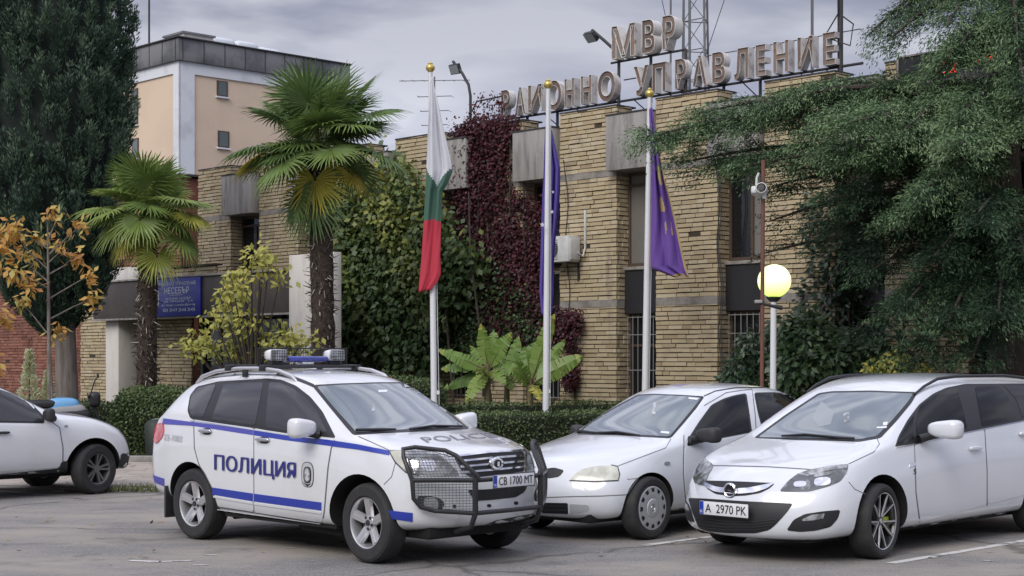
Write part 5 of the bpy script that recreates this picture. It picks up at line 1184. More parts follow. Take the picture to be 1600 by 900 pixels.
# ---- wagon on the right
aj = Car('estate_car', 'white estate car with black alloy wheels and black roof rails', 'car', (2.78568, 15.14178), (-.7107, -.7035), 'white cars parked nose out')
aj.cage([-4.4, -4.2, -3.8, -3.1, -2.4, -1.9, -1.45, -1.15, -.85, -.5, -.22, -.06, .2, .45, .62, .78],
    {'L0': [(-4.4, .72, .36), (-3.8, .76, .24), (.3, .76, .22), (.78, .62, .20)],
     'L1': [(-4.35, .84, .44), (-3.7, .91, .27), (.2, .91, .25), (.55, .90, .24), (.78, .80, .225)],
     'L2': [(-4.35, .86, .62), (-3.8, .935, .52), (.2, .945, .50), (.55, .93, .46), (.78, .82, .42)],
     'L3': [(-4.35, .84, .90), (-3.8, .93, .90), (-1.4, .945, .86), (0, .935, .77), (.5, .91, .70), (.78, .80, .62)],
     'L4': [(-4.35, .78, 1.22), (-2.64, .885, 1.215), (-1.42, .89, 1.135), (-.3, .875, 1.05), (.2, .86, .965), (.5, .83, .87), (.78, .72, .76)],
     'L5': [(-4.4, 0.68, 1.25), (-4.2, 0.64, 1.4), (-3.8, 0.64, 1.595), (-2.6, 0.66, 1.645), (-1.9, 0.665, 1.65), (-1.45, 0.665, 1.63), (-1.15, 0.665, 1.565), (-0.85, 0.7, 1.445), (-0.5, 0.755, 1.27), (-0.22, 0.795, 1.1), (-0.06, 0.785, 1.05), (0.2, 0.775, 0.99), (0.5, 0.74, 0.9), (0.78, 0.62, 0.8)],
     'C2': [(-4.4, 0.48, 1.28), (-4.2, 0.46, 1.44), (-3.8, 0.44, 1.63), (-2.6, 0.44, 1.68), (-1.9, 0.44, 1.68), (-1.45, 0.44, 1.655), (-1.15, 0.45, 1.595), (-0.85, 0.47, 1.48), (-0.5, 0.5, 1.31), (-0.22, 0.52, 1.13), (-0.06, 0.52, 1.065), (0.2, 0.52, 1), (0.5, 0.5, 0.92), (0.78, 0.42, 0.83)],
     'C1': [(-4.4, 0.24, 1.29), (-4.2, 0.23, 1.46), (-3.8, 0.22, 1.645), (-2.6, 0.22, 1.695), (-1.9, 0.22, 1.695), (-1.45, 0.22, 1.67), (-1.15, 0.23, 1.615), (-0.85, 0.24, 1.505), (-0.5, 0.25, 1.335), (-0.22, 0.26, 1.155), (-0.06, 0.26, 1.075), (0.2, 0.26, 1.01), (0.5, 0.25, 0.93), (0.78, 0.22, 0.845)],
     'C0': [(-4.4, 0, 1.295), (-4.2, 0, 1.465), (-3.8, 0, 1.65), (-2.6, 0, 1.7), (-1.9, 0, 1.7), (-1.45, 0, 1.675), (-1.15, 0, 1.62), (-0.85, 0, 1.51), (-0.5, 0, 1.34), (-0.22, 0, 1.16), (-0.06, 0, 1.08), (0.2, 0, 1.015), (0.5, 0, 0.935), (0.78, 0, 0.85)]},
    [.72, .78, .80, .74, .66, .60], [.28, .34, .34, .34, .30, .26], [-4.35, -4.38, -4.41, -4.41, -4.39, -4.35], [.08, .1, .1, .08, .08, .08],
    [(.02, .35, .43, .55, 1.3), (-3.12, .35, .43, .55, 1.3)], PAINT2, creases=[('L4', -4.35, .2, .4)])
c = aj
c.patch('windscreen_surround', [(1178, 684.3), (1227, 648.5), (1279, 614.5), (1300, 611.5), (1360, 610.5), (1434, 613), (1424, 630), (1400, 659), (1376, 684.5), (1342, 690.5), (1300, 689), (1240, 687.5)], .003, TRIM)
c.patch('windscreen', [(1185, 683.7), (1230, 651), (1281, 617.3), (1300, 614.5), (1360, 613.5), (1427, 615.5), (1416, 631), (1394, 657), (1370, 682), (1342, 687), (1300, 685.5), (1240, 684.5)], .006, SCREEN)
c.patch('window_surround', [(1398, 699), (1404, 681), (1418, 656), (1436, 632), (1458, 615), (1478, 606), (1508, 600), (1600, 599.5), (1660, 601), (1720, 610), (1722, 632), (1660, 643), (1600, 656.5), (1507, 675.5), (1440, 691)], .003, TRIM, mirror=True)
fd = c.patch('front_door', [(1429, 696), (1507, 678), (1537.5, 672), (1541, 735), (1541, 788), (1438, 815), (1432, 770)], .0045, PAINT2)
rd = c.patch('rear_door', [(1539, 671.5), (1600, 659), (1660, 646), (1680, 660), (1670, 700), (1630, 735), (1612, 770), (1543, 787.5), (1543, 735)], .0045, PAINT2)
c.seam([(1429, 693), (1431, 770), (1437, 817)], 1.2, .0035); c.seam([(1538.3, 672), (1542, 735), (1542, 790)], 1.2, .0035)
c.patch('window', [(1432, 686), (1431, 660), (1437, 635), (1459, 618.5), (1480, 609.5), (1495, 606.5), (1504, 640), (1511, 670)], .006, GLASS, fd, mirror=c.root)
c.patch('window', [(1523, 604), (1560, 603), (1576, 622), (1587, 655), (1534, 666.5)], .006, GLASS, rd, mirror=c.root)
c.patch('quarter_window', [(1402, 695), (1406, 683), (1420, 659), (1428, 649), (1425, 665), (1427, 687)], .006, GLASS, mirror=True)
c.patch('quarter_window', [(1568, 603), (1600, 602.5), (1660, 604), (1710, 612), (1712, 630), (1660, 640), (1597, 653), (1588, 625)], .006, GLASS, mirror=True)
c.seam([(1400, 699), (1440, 691.8), (1507, 676.5), (1600, 657.5), (1660, 644)], 1.2, .008, m=CHROME, name='window_chrome_strip')
c.patch('headlight', [(1218, 768), (1230, 753), (1245, 741.5), (1265, 734.5), (1295, 729), (1325.5, 725.5), (1323, 738), (1313, 752), (1295, 760), (1265, 768), (1240, 768.5)], .006, LAMPD, mirror=True, thick=.02)
c.patch('lamp_rim', [(1245, 741.5), (1265, 734.5), (1295, 729), (1325, 725.8), (1322, 732), (1295, 736), (1262, 745)], .010, LAMPC, sm=0)
c.patch('lamp_eyelid', oval(1250, 757, 10, 4.5, -.05), .011, LAMPH, sm=0, step=3); c.patch('lamp_eyelid', oval(1285, 753, 13, 6.5, -.1), .011, LAMPH, sm=0, step=3); c.patch('lamp_eyelid', oval(1286, 742, 14, 3, -.2), .011, LAMPC, sm=0, step=3)
c.patch('grille', [(1099, 751), (1143, 752), (1211, 755), (1203, 763), (1188, 770.5), (1165, 774.5), (1143, 775.5), (1118, 772), (1104, 763)], .004, INK, thick=.02)
c.patch('chrome_wing', [(1099, 752.5), (1118, 761), (1143, 764.5), (1170, 763), (1211, 755), (1199, 764), (1180, 770), (1160, 772), (1143, 772), (1118, 769), (1104, 762)], .014, CHROME, thick=.02)
b, nb = c.hit(1143.5, 766); q = MB(); Mq = Matrix.Translation(b + Vector((.03, 0, 0))) @ Matrix.Rotation(R(90), 4, 'Y')
q.lathe([(.068, -.02), (.070, .008), (.060, .014), (.052, .008), (.050, -.01)], 32, Mq, 0); q.lathe([(.001, -.004), (.052, -.004)], 28, Mq, 1)
q.add([Mq @ Vector(p) for p in ((-.012, -.085, .012), (.006, .012, .012), (-.004, .012, .012), (.012, .085, .012), (-.006, -.012, .012), (.004, -.012, .012))], [(0, 4, 5, 1, 2)[:5], (3, 2, 4)[:3]], 0)
q.prism([(-.020, -.075), (.006, .012), (.020, .075), (-.006, -.012)], .008, .014, Mq, 0)
q.build('badge', [CHROME, INK], c.root, 40)
c.patch('lower_grille', [(1075.5, 778), (1101, 779), (1160, 783), (1239, 787), (1230, 800), (1212, 820), (1202, 828), (1181, 833), (1140, 833), (1106, 830), (1092, 825), (1082, 800)], .004, INK, thick=.03)
for k in range(4): c.seam([(1088+k*2, 809+4.6*k), (1130, 814+4.4*k), (1180, 815+4.2*k), (1216-5*k, 811+4.5*k)], 1.1, .010, m=PLASTIC, name='grille_bar')
c.patch('fog_lamp_housing', [(1229, 828.5), (1240, 812), (1258, 803), (1285, 799), (1313, 796.5), (1309, 810), (1298, 823), (1275, 829), (1250, 831)], .004, TRIM, mirror=True, thick=.03)
c.patch('fog_lamp', [(1254, 811), (1268, 804.5), (1288, 802.5), (1286, 810), (1270, 813), (1254, 814)], .010, LAMPC, sm=0, mirror=True)
c.seam([(1095, 727), (1140, 728), (1200, 729.5), (1265, 733.5)], 1.2, .003); c.seam([(1370, 684), (1374, 694), (1366, 706), (1326, 725)], 1.1, .003); c.seam([(1095, 727), (1096, 748), (1099, 752)], 1.1, .003); 0
c.seam([(1326, 753), (1335, 764), (1352, 772)], 1.0, .003)
c.patch('front_lip', [(1082, 838), (1180, 843), (1260, 848), (1329, 851), (1332, 856), (1260, 856), (1150, 852), (1090, 846)], .006, TRIM)
c.seam([(1422, 829), (1500, 815), (1600, 797.5), (1660, 787)], 2.4, .010, m=PAINT2, name='sill')
for (px, py, par) in ((1521, 700, fd), (1598, 677, rd)):
    l0, n0 = c.hit(px, py); mb = MB(); vs, fs = superell(l0 + Vector((0, .028, 0)), (.115, .018, .02), .5, .5); mb.add(vs, fs, 0); mb.build('handle', PAINT2, par, 50)
c.patch('badge_lettering', [(1421, 725.5), (1431, 722), (1431, 727), (1421, 730)], .006, CHROME, sm=0, step=3); c.text('badge_lettering', 'S', [(1427, 733), (1431, 732), (1431, 740), (1427, 741)], .006, INK, weight=.03)
for x in (0.02, -3.12):
    for sg in (1, -1): wheel(c, x, sg*.825, .348, .235, .268, 'black5y', sg, steer=7 if x > -1 else 0)
side_mirror(c, (-.80, 1.10, 1.175), (.10, .17, .085), PAINT2, (-.66, .90, 1.08)); side_mirror(c, (-.98, -.97, 1.14), (.15, .06, .075), PAINT2, (-.90, -.88, 1.08))
for pts in ([(1222, 684), (1258, 682), (1310, 686.5), (1335, 688)],):
    hv = c.castpts(pts, .02); q = MB(); q.tube([a for a, _ in hv], [.010, .014, .012, .012], 6); q.build('wiper', TRIM, c.root, 60)
c.patch('windscreen_card_and_reflection', [(1318, 647), (1327, 644), (1328, 659), (1319, 661)], .0085, LAMPC, sm=0); c.patch('windscreen_card_and_reflection', [(1276, 640), (1284, 628), (1304, 645), (1298, 664), (1280, 668), (1270, 655)], .0078, mat('painted_hazy_reflection', (.24, .27, .285), .25, coat=.5), sm=0)  # the large pale patch is a hazy reflection painted onto the glass
c.patch('windscreen_card_and_reflection', [(1380, 661), (1387, 660), (1386, 665), (1380, 665.5)], .0085, PLATE, sm=0); c.patch('windscreen_card_and_reflection', [(1370, 668), (1386, 667), (1385, 669.5), (1370, 670)], .0085, PLATE, sm=0)
for sg in (-1, 1):
    q = MB(); y = sg*.635; q.tube([(-1.02, y*1.0, 1.50), (-1.2, y, 1.575), (-1.45, y, 1.645), (-1.8, y, 1.668), (-2.8, y, 1.668), (-3.6, y*.98, 1.62), (-3.85, y*.97, 1.55)], [.010, .015, .017, .017, .017, .017, .012], 8); q.build('roof_rail', TRIM, c.root, 60)
ub = MB(); ub.box((-4.0, -.66, .175), (.80, .66, .42), bev=.05); ub.box((-2.6, -.78, .21), (-.5, .78, .26), bev=.01); ub.build('underbody', LINER, c.root, 40)
number_plate(c, Vector((1.165, -.03, .47)), .56, .125, 1, 'A  2970 PK')

# ---- hatchback in the middle
ag = Car('hatchback_car', 'older white hatchback with silver hubcaps and black mirrors', 'car', (.82612, 16.63421), (-.7107, -.7035), 'white cars parked nose out')
ag.cage([-3.45, -3.25, -2.95, -2.6, -2.2, -1.75, -1.4, -1.15, -.85, -.6, -.45, -.2, .1, .35, .5],
    {'L0': [(-3.45, .66, .34), (-2.9, .70, .24), (.2, .70, .23), (.5, .60, .21)],
     'L1': [(-3.4, .78, .40), (-2.9, .835, .30), (.1, .835, .28), (.5, .74, .25)],
     'L2': [(-3.4, .80, .56), (-2.9, .865, .52), (.1, .87, .50), (.5, .77, .43)],
     'L3': [(-3.4, .78, .82), (-2.8, .86, .80), (-.6, .87, .76), (.1, .85, .69), (.5, .75, .59)],
     'L4': [(-3.45, .72, 1.06), (-2.6, .80, 1.11), (-1.7, .825, 1.05), (-.6, .82, .96), (-.2, .81, .91), (.2, .78, .83), (.5, .66, .71)],
     'L5': [(-3.45, .64, 1.12), (-3.25, .60, 1.26), (-2.95, .57, 1.41), (-2.6, .585, 1.485), (-2.2, .60, 1.505), (-1.75, .605, 1.50), (-1.4, .59, 1.455), (-1.15, .605, 1.365), (-.85, .655, 1.215), (-.6, .70, 1.08), (-.45, .725, 1.00), (-.2, .72, .965), (.1, .69, .905), (.35, .62, .835), (.5, .55, .765)],
     'C2': [(-3.45, .45, 1.14), (-3.25, .42, 1.29), (-2.95, .40, 1.445), (-2.6, .40, 1.525), (-2.2, .40, 1.55), (-1.75, .40, 1.55), (-1.4, .41, 1.51), (-1.15, .42, 1.42), (-.85, .45, 1.28), (-.6, .48, 1.14), (-.45, .50, 1.045), (-.2, .48, .995), (.1, .46, .94), (.35, .42, .87), (.5, .38, .80)],
     'C1': [(-3.45, .22, 1.15), (-3.25, .21, 1.30), (-2.95, .2, 1.46), (-2.6, .2, 1.54), (-2.2, .2, 1.57), (-1.75, .2, 1.57), (-1.4, .2, 1.535), (-1.15, .21, 1.455), (-.85, .22, 1.315), (-.6, .24, 1.175), (-.45, .25, 1.075), (-.2, .24, 1.015), (.1, .23, .955), (.35, .21, .885), (.5, .19, .82)],
     'C0': [(-3.45, 0, 1.155), (-3.25, 0, 1.305), (-2.95, 0, 1.465), (-2.6, 0, 1.545), (-2.2, 0, 1.575), (-1.75, 0, 1.575), (-1.4, 0, 1.54), (-1.15, 0, 1.465), (-.85, 0, 1.325), (-.6, 0, 1.185), (-.45, 0, 1.085), (-.2, 0, 1.02), (.1, 0, .96), (.35, 0, .89), (.5, 0, .825)]},
    [.46, .50, .52, .50, .46, .42], [.22, .32, .32, .28, .26, .24], [-3.42, -3.44, -3.46, -3.46, -3.45, -3.42], [.06, .1, .1, .08, .08, .08],
    [(0, .32, .365, .5, 1.2), (-2.75, .32, .365, .5, 1.2)], PAINT2, creases=[('L4', -3.4, .1, .35)])
c = ag
c.patch('windscreen_surround', [(900, 678.8), (914, 665.8), (951, 641.3), (996, 617), (1020, 615.5), (1060, 617), (1101, 619.5), (1088, 638), (1068, 662), (1048, 685), (1010, 683), (960, 680)], .003, TRIM)
c.patch('windscreen', [(906, 677.8), (918, 666.3), (954, 642.5), (998, 619), (1020, 617.8), (1060, 619.2), (1096, 621.5), (1083, 638), (1064, 661), (1046, 682.5), (1010, 680.5), (960, 678)], .006, SCREEN)
c.patch('window_surround', [(1073, 697.5), (1076, 684), (1092, 659), (1111, 633), (1130, 623), (1148, 617.5), (1166, 614.5), (1170, 640), (1175, 675.5), (1130, 684)], .003, TRIM, mirror=True)
fd = c.patch('front_door', [(1070, 700), (1130, 687), (1178, 677), (1184, 700), (1186, 770), (1074, 795), (1069, 740)], .0045, PAINT2)
rd = c.patch('rear_door', [(1180, 676.5), (1215, 669), (1260, 661), (1262, 690), (1245, 715), (1235, 760), (1188, 769.5), (1186, 700)], .0045, PAINT2)
c.seam([(1068.5, 680), (1067.5, 740), (1072, 794)], 1.2, .0035); c.seam([(1100, 634), (1135, 613.5), (1175, 608), (1180, 650), (1182, 690)], 1.0, .0035)
c.patch('window', [(1076, 695.5), (1079, 685), (1095, 660), (1113, 635), (1131, 625.5), (1149, 619.7), (1163.5, 617), (1167, 640), (1171.5, 674), (1130, 682)], .006, GLASS, fd, mirror=c.root)
c.patch('window_surround', [(1178, 613.5), (1210, 613), (1240, 616), (1257, 623), (1262, 640), (1258, 655), (1190, 668), (1184, 645)], .003, TRIM, mirror=True)
c.patch('window', [(1180.5, 616), (1210, 615.2), (1238, 618), (1253, 625), (1257, 640), (1254, 652), (1192, 664.5), (1186.5, 645)], .006, GLASS, rd, mirror=c.root)
c.patch('headlight', [(890, 750), (897, 742), (909, 733.5), (930, 729), (955, 727.5), (964, 730), (967, 740), (965.5, 750), (930, 751.8)], .006, LAMPY, mirror=True, thick=.02)
c.seam([(890, 751), (930, 753), (966, 751), (968, 741), (965, 729), (955, 727)], 1.2, .008, m=TRIM, name='lamp_gasket')
c.patch('side_indicator', oval(1042, 724, 4.2, 2.6), .010, GREYT, sm=0, step=3, mirror=True)
c.patch('grille', [(851, 733), (866, 730.5), (882, 735), (874, 745), (856, 748), (848, 742)], .004, TRIM, thick=.02)
c.seam([(847, 777.5), (890, 776), (940, 775), (979, 773)], 1.3, .003); c.seam([(979, 773), (990, 757), (996, 749)], 1.1, .003); c.seam([(980, 749), (992, 748), (998, 747)], 1.0, .003)
c.patch('lower_grille', [(846, 785.5), (888, 786), (890, 803), (846, 801.5)], .004, INK, thick=.03)
c.patch('fog_lamp_recess', [(890, 787.5), (920, 789), (921, 797), (908, 800.5), (890, 801)], .004, mat('grey_recess', (.42, .43, .45), .6), thick=.03)
for yy in (790.5, 796.5): c.seam([(847, yy), (888, yy+.6)], 1.1, .008, m=PLASTIC, name='grille_bar')
c.seam([(889, 786.5), (889.5, 802.5)], 2.5, .010, m=PAINT2, name='grille_bar')
c.patch('sill', [(1058, 795), (1074, 793), (1120, 785), (1190, 772), (1190, 782), (1120, 796), (1060, 809)], .006, PLASTIC, mirror=True)
c.seam([(1048, 686), (1040, 700), (1000, 715), (966, 728)], 1.0, .003)
for x in (0, -2.75):
    for sg in (1, -1): wheel(c, x, sg*.775, .322, .195, .228, 'hubcap', sg, steer=2 if x > -1 else 0)
side_mirror(c, (-.78, .98, 1.045), (.09, .14, .075), PLASTIC, (-.64, .83, .99)); side_mirror(c, (-.80, -.90, 1.03), (.10, .07, .06), PLASTIC, (-.70, -.82, .99))
for pts in ([(893, 673.5), (905, 676), (930, 678.5)], [(930, 679), (965, 678), (1000, 683)]):
    hv = c.castpts(pts, .02); q = MB(); q.tube([a for a, _ in hv], [.012, .014, .010], 6); q.build('wiper', TRIM, c.root, 60)
c.patch('windscreen_sticker', [(1033, 674.5), (1046, 675.5), (1045, 678.5), (1032, 677)], .0085, PLATE, sm=0); c.patch('windscreen_sticker', [(1076, 621.5), (1092, 623), (1089, 625.5), (1076, 624)], .0085, PLATE, sm=0)
c.patch('windscreen_card_and_reflection', [(1021, 630), (1026, 630), (1024, 648), (1019, 648)], .0085, LAMPC, sm=0)
c.seam([(1100, 619), (1118, 611), (1150, 606), (1200, 605.5), (1240, 609)], 1.4, .004, m=TRIM, name='roof_strip')
ub = MB(); ub.box((-3.2, -.58, .18), (.62, .58, .4), bev=.05); ub.box((-2.3, -.72, .215), (-.45, .72, .27), bev=.01); ub.build('underbody', LINER, c.root, 40)

# ---- compact off-road car on the left
du = Car('compact_suv', 'white compact off-road car with black mirror entering at the left edge', 'car', (-6.24496, 21.99138), (.7196, .6944))
du.cage([-3.3, -3.1, -2.8, -2.4, -2.0, -1.6, -1.25, -1.0, -.75, -.55, -.4, -.1, .15, .32],
    {'L0': [(-3.3, .66, .40), (-2.8, .70, .31), (.1, .70, .30), (.32, .60, .30)],
     'L1': [(-3.3, .76, .46), (-2.8, .835, .36), (.1, .835, .35), (.32, .77, .33)],
     'L2': [(-3.3, .79, .72), (-2.8, .87, .70), (.1, .88, .66), (.32, .80, .56)],
     'L3': [(-3.3, .77, .98), (-2.8, .865, .96), (-.4, .87, .92), (.1, .86, .87), (.32, .78, .76)],
     'L4': [(-3.3, .72, 1.12), (-2.4, .80, 1.10), (-1.4, .82, 1.055), (-.75, .82, 1.03), (-.4, .81, 1.03), (.1, .79, .99), (.32, .70, .88)],
     'L5': [(.32, .60, .92), (.1, .70, 1.02), (-.1, .71, 1.055), (-.4, .72, 1.085), (-.55, .72, 1.10), (-.75, .70, 1.18), (-1.0, .655, 1.32), (-1.25, .615, 1.43), (-1.6, .60, 1.53), (-2.4, .59, 1.55), (-2.8, .58, 1.49), (-3.1, .60, 1.31), (-3.3, .64, 1.16)],
     'C2': [(.32, .42, .945), (.1, .48, 1.05), (-.1, .48, 1.085), (-.4, .49, 1.12), (-.55, .50, 1.145), (-.75, .48, 1.24), (-1.0, .45, 1.385), (-1.25, .43, 1.495), (-1.6, .42, 1.585), (-2.4, .41, 1.60), (-2.8, .40, 1.54), (-3.1, .42, 1.36), (-3.3, .45, 1.18)],
     'C1': [(.32, .21, .955), (.1, .24, 1.06), (-.1, .24, 1.095), (-.4, .24, 1.13), (-.55, .25, 1.165), (-.75, .24, 1.27), (-1.0, .22, 1.415), (-1.25, .21, 1.52), (-1.6, .2, 1.60), (-2.4, .2, 1.62), (-2.8, .2, 1.56), (-3.1, .21, 1.38), (-3.3, .22, 1.19)],
     'C0': [(.32, 0, .96), (.1, 0, 1.065), (-.1, 0, 1.10), (-.4, 0, 1.135), (-.55, 0, 1.17), (-.75, 0, 1.28), (-1.0, 0, 1.425), (-1.25, 0, 1.525), (-1.6, 0, 1.605), (-2.4, 0, 1.625), (-2.8, 0, 1.565), (-3.1, 0, 1.385), (-3.3, 0, 1.195)]},
    [.52, .58, .57, .50, .41, .34], [.12, .18, .18, .18, .18, .15], [-3.28, -3.3, -3.32, -3.32, -3.3, -3.27], [.05, .08, .08, .06, .06, .06],
    [(-.04, .34, .43, .5, 1.2), (-2.6, .34, .42, .5, 1.2)], PAINT, creases=[('L4', -3.2, .1, .4)])
c = du
c.patch('window_surround', [(-90, 661), (0, 660.5), (70, 661.5), (68, 650), (46, 627.5), (22, 613), (0, 605.5), (-30, 600), (-90, 598)], .003, TRIM, mirror=True)
fd = c.patch('front_door', [(-16, 664), (66, 665), (92, 668), (97, 700), (97, 722), (92, 730), (-16, 737)], .0045, PAINT)
c.seam([(80, 659), (93, 668), (98.5, 700), (98, 722)], 1.3, .0035)
c.patch('window', [(-12, 657.5), (66, 659), (64, 650.5), (43, 629.5), (20, 616), (0, 609), (-12, 606.5)], .006, GLASS_GREY, fd, mirror=c.root); c.patch('window', [(-86, 658), (-17, 657.5), (-17, 606), (-86, 602)], .006, GLASS, mirror=True)
c.patch('bumper_corner', [(189, 708.5), (203, 707.5), (199, 728), (192, 739), (183, 741), (179, 738), (186, 727)], .006, PLASTIC, mirror=True)
c.patch('sill', [(-90, 744), (0, 741.5), (92, 731.5), (96, 721), (106, 720), (104, 743), (92, 744), (0, 748), (-90, 751)], .010, PLASTIC, mirror=True)
l0, n0 = c.hit(3, 676); mb = MB(); vs, fs = superell(l0 + Vector((0, -.025, 0)), (.10, .016, .017), .5, .5); mb.add(vs, fs, 0); mb.build('handle', PLASTIC, fd, 50)
for x in (0, -2.6):
    for sg in (1, -1): wheel(c, x, sg*.745, .342, .21, .215, 'double5', sg, steer=14 if x == 0 else 0)
side_mirror(c, (-.76, -.94, 1.10), (.065, .09, .08), PLASTIC, (-.62, -.82, 1.05)); side_mirror(c, (-.70, .95, 1.10), (.08, .10, .085), PLASTIC, (-.62, .82, 1.05))
c.patch('headlight', [(186, 661), (193, 665), (198, 676), (192, 680), (184, 672)], .005, LAMPC, mirror=True)
c.seam([(90, 646), (120, 650), (160, 655), (186, 662)], 1.0, .003); c.patch('side_indicator', oval(103, 666, 2.6, 1.6), .01, LAMPC, sm=0, step=3)
ub = MB(); ub.box((-3.0, -.5, .24), (.4, .5, .45), bev=.05); ub.build('underbody', LINER, c.root, 40)
# ------------------------------------------------------------------ rooftop sign
LETF = mat('rusty_letter_face', (.17, .105, .075), .75, rnd=[(.13, .092, .076), (.18, .125, .10), (.25, .19, .16)], var=[((.24, .115, .07), 5, .54, .72), ((.30, .27, .24), 3, .55, .7)])
LETS = mat('letter_side_metal', (.64, .62, .585), .55, var=[((.28, .24, .21), 3, .5, .7), ((.26, .14, .09), 6, .62, .75)])
STEEL = mat('black_steel', (.030, .030, .033), .6, var=((.075, .05, .038), 7, .58, .72))
sign = empty('rooftop_sign', P0, BROT); tag(sign, 'weathered metal channel letters on a steel frame along the roof edge', 'sign')
def channel_letter(ch, a0, a1, z0, z1, b, dep=.20, neon=False):
    v2, fs, _ = text_geo(ch, .028)
    W_, H_ = a1-a0, z1-z0; P2 = [Vector((a0 + p[0]*W_, 0, z0 + p[1]*H_)) for p in v2]
    ec = {}
    for f in fs:
        for i in range(len(f)):
            k_ = (f[i], f[(i+1) % len(f)]); ec[k_] = ec.get(k_, 0) + 1
    bd = [e_ for e_ in ec if (e_[1], e_[0]) not in ec]
    m = MB(); m.add([(p.x, b+.022, p.z) for p in P2], fs, 0, random.random())
    m.add([(p.x, b+dep, p.z) for p in P2], [tuple(f)[::-1] for f in fs], 1)
    for (i, j) in bd:
        p, q_ = P2[i], P2[j]; m.add([(p.x, b, p.z), (q_.x, b, q_.z), (q_.x, b+dep, q_.z), (p.x, b+dep, p.z)], [(0, 1, 2, 3)], 1)
        m.tube([(p.x, b, p.z), (q_.x, b, q_.z)], (.006 if not neon else .010), 4, 1, cap=False)
    return m.build('letter', [LETF, LETS], sign, rnd=True)
LET = [('Р', 783, 797, .0), ('А', 804.5, 821, 0), ('И', 825, 846, 0), ('О', 853, 877, .02), ('Н', 882, 897, 0), ('Н', 907.5, 924, 0), ('О', 934, 961, .02), ('У', 990, 1013, 0), ('П', 1019, 1040, 0), ('Р', 1054.5, 1072, 0), ('А', 1082, 1104, 0), ('В', 1112.5, 1133, 0), ('Л', 1147, 1169, 0), ('Е', 1180.5, 1196, 0), ('Н', 1208, 1232, 0), ('И', 1246, 1270, 0), ('Е', 1285.5, 1305, 0)]
SB = .40
for ch, x0, x1, o in LET: channel_letter(ch, fpx(x0, 120, SB).x, fpx(x1, 120, SB).x, 7.435-o, 8.05+o, SB)
for ch, x0, x1 in (('М', 956, 992), ('В', 1003, 1023), ('Р', 1035, 1055)): channel_letter(ch, fpx(x0, 60, SB).x, fpx(x1, 60, SB).x, 8.30, 9.0, SB, dep=.26, neon=True)
f = MB(); bk = SB + .20
f.tube([(fpx(750, 180, bk).x, bk, 7.41), (3.75, bk, 7.41)], .028, 6); f.tube([(fpx(745, 180, bk).x, bk, 7.95), (fpx(783, 180, bk).x, bk, 7.97)], .02, 6)
f.tube([(fpx(745, 180, bk).x, bk, 7.95), (fpx(738, 180, bk).x, bk, 7.75), (fpx(752, 180, bk).x, bk, 7.41)], .02, 6)
f.tube([(-.2, bk, 8.06), (3.7, bk, 8.06)], .010, 5)
f.tube([(fpx(955, 90, bk).x, bk, 8.275), (fpx(1072, 80, bk).x, bk, 8.275)], .026, 6)
for px, zt_ in ((824, 7.41), (871, 7.41), (967, 8.3), (1017, 8.28), (1072, 8.28), (1131, 7.41), (1188, 7.41), (1313, 10.4)):
    x = fpx(px, 160, bk).x; f.tube([(x, bk, 6.7), (x, bk, zt_)], .035 if px != 1313 else .06, 6)
for px in (850, 900, 990, 1045, 1100, 1160, 1250, 1290): x = fpx(px, 160, bk).x; f.tube([(x, bk, 7.41), (x+.15, bk+.8, 6.9)], .013, 5)
f.tube([(fpx(975, 100, bk).x, bk, 7.86), (fpx(1005, 100, bk).x, bk, 7.86)], .015, 5)
f.build('frame', STEEL, sign, 60)
w_ = MB(); x = fpx(1313, 90, bk).x
w_.tube([(x, bk-.08, 9.6), (x+.02, bk-.10, 8.4), (x-.28, bk-.12, 8.0), (x+.30, bk-.12, 7.75), (x+.36, bk-.1, 8.15), (x+.1, bk-.1, 8.35)], .016, 5); w_.build('loose_cable', STEEL, sign, 60)

def bw(px, py, b): p = fpx(px, py, b); return P0 + U*p.x + NN*p.y + Vector((0, 0, p.z))
def thing_mesh(name, mb, m, label, cat, smooth=50, group=None): return tag(mb.build(name, m, None, smooth), label, cat, group)
# masts on the roof
ms = empty('lattice_mast', bw(1084, 130, 3.0), BROT); tag(ms, 'grey steel lattice mast rising behind the sign letters', 'mast')
GALV = mat('galvanised_steel', (.16, .165, .17), .5, metal=.3)
q = MB(); leg = [(-.28, 0), (.28, 0), (0, .45)]
for i, (a, b) in enumerate(leg): q.tube([(a*1.25, b*1.25, -1.2), (a*.75, b*.75, 7)], .028, 6)
for k in range(11):
    z = -.6 + k*.68; s_ = 1.25 - .5*(z+1.2)/8.2
    for i in range(3):
        a, b = leg[i], leg[(i+1) % 3]; q.tube([(a[0]*s_, a[1]*s_, z), (b[0]*s_, b[1]*s_, z)], .012, 5); s2 = s_-.04; q.tube([(a[0]*s_, a[1]*s_, z), (b[0]*s2, b[1]*s2, z+.68)], .009, 5)
q.build('lattice', GALV, ms, 60)
for px, yb, rad, b, lab in ((1048, 150, .022, 1.6, 'thin antenna pole behind the letter P of the upper sign'), (1069, 150, .016, 2.0, 'slim double aerial left of the lattice mast'), (1269, 115, .03, 1.4, 'dark pole behind the right end of the rooftop sign')):
    p = bw(px, yb, b); q = MB(); q.tube([p - Vector((0, 0, .8)), p + Vector((0, 0, 6))], rad, 6); 
    if px == 1069: q.tube([p + Vector((.12, 0, -.8)), p + Vector((.12, 0, 5))], .03, 6); q.tube([p + Vector((0, 0, .5)), p + Vector((.12, 0, .5))], .012, 5)
    thing_mesh('antenna_pole', q, GALV, lab, 'pole')
q = MB(); q.tube([bw(1095, 110, 2.5), bw(1135, -10, 2.5)], .008, 4); q.tube([bw(1043, 40, 2.5), bw(1030, -20, 2.5)], .008, 4); thing_mesh('guy_wire', q, STEEL, 'thin guy wires running up beside the lattice mast', 'wire')
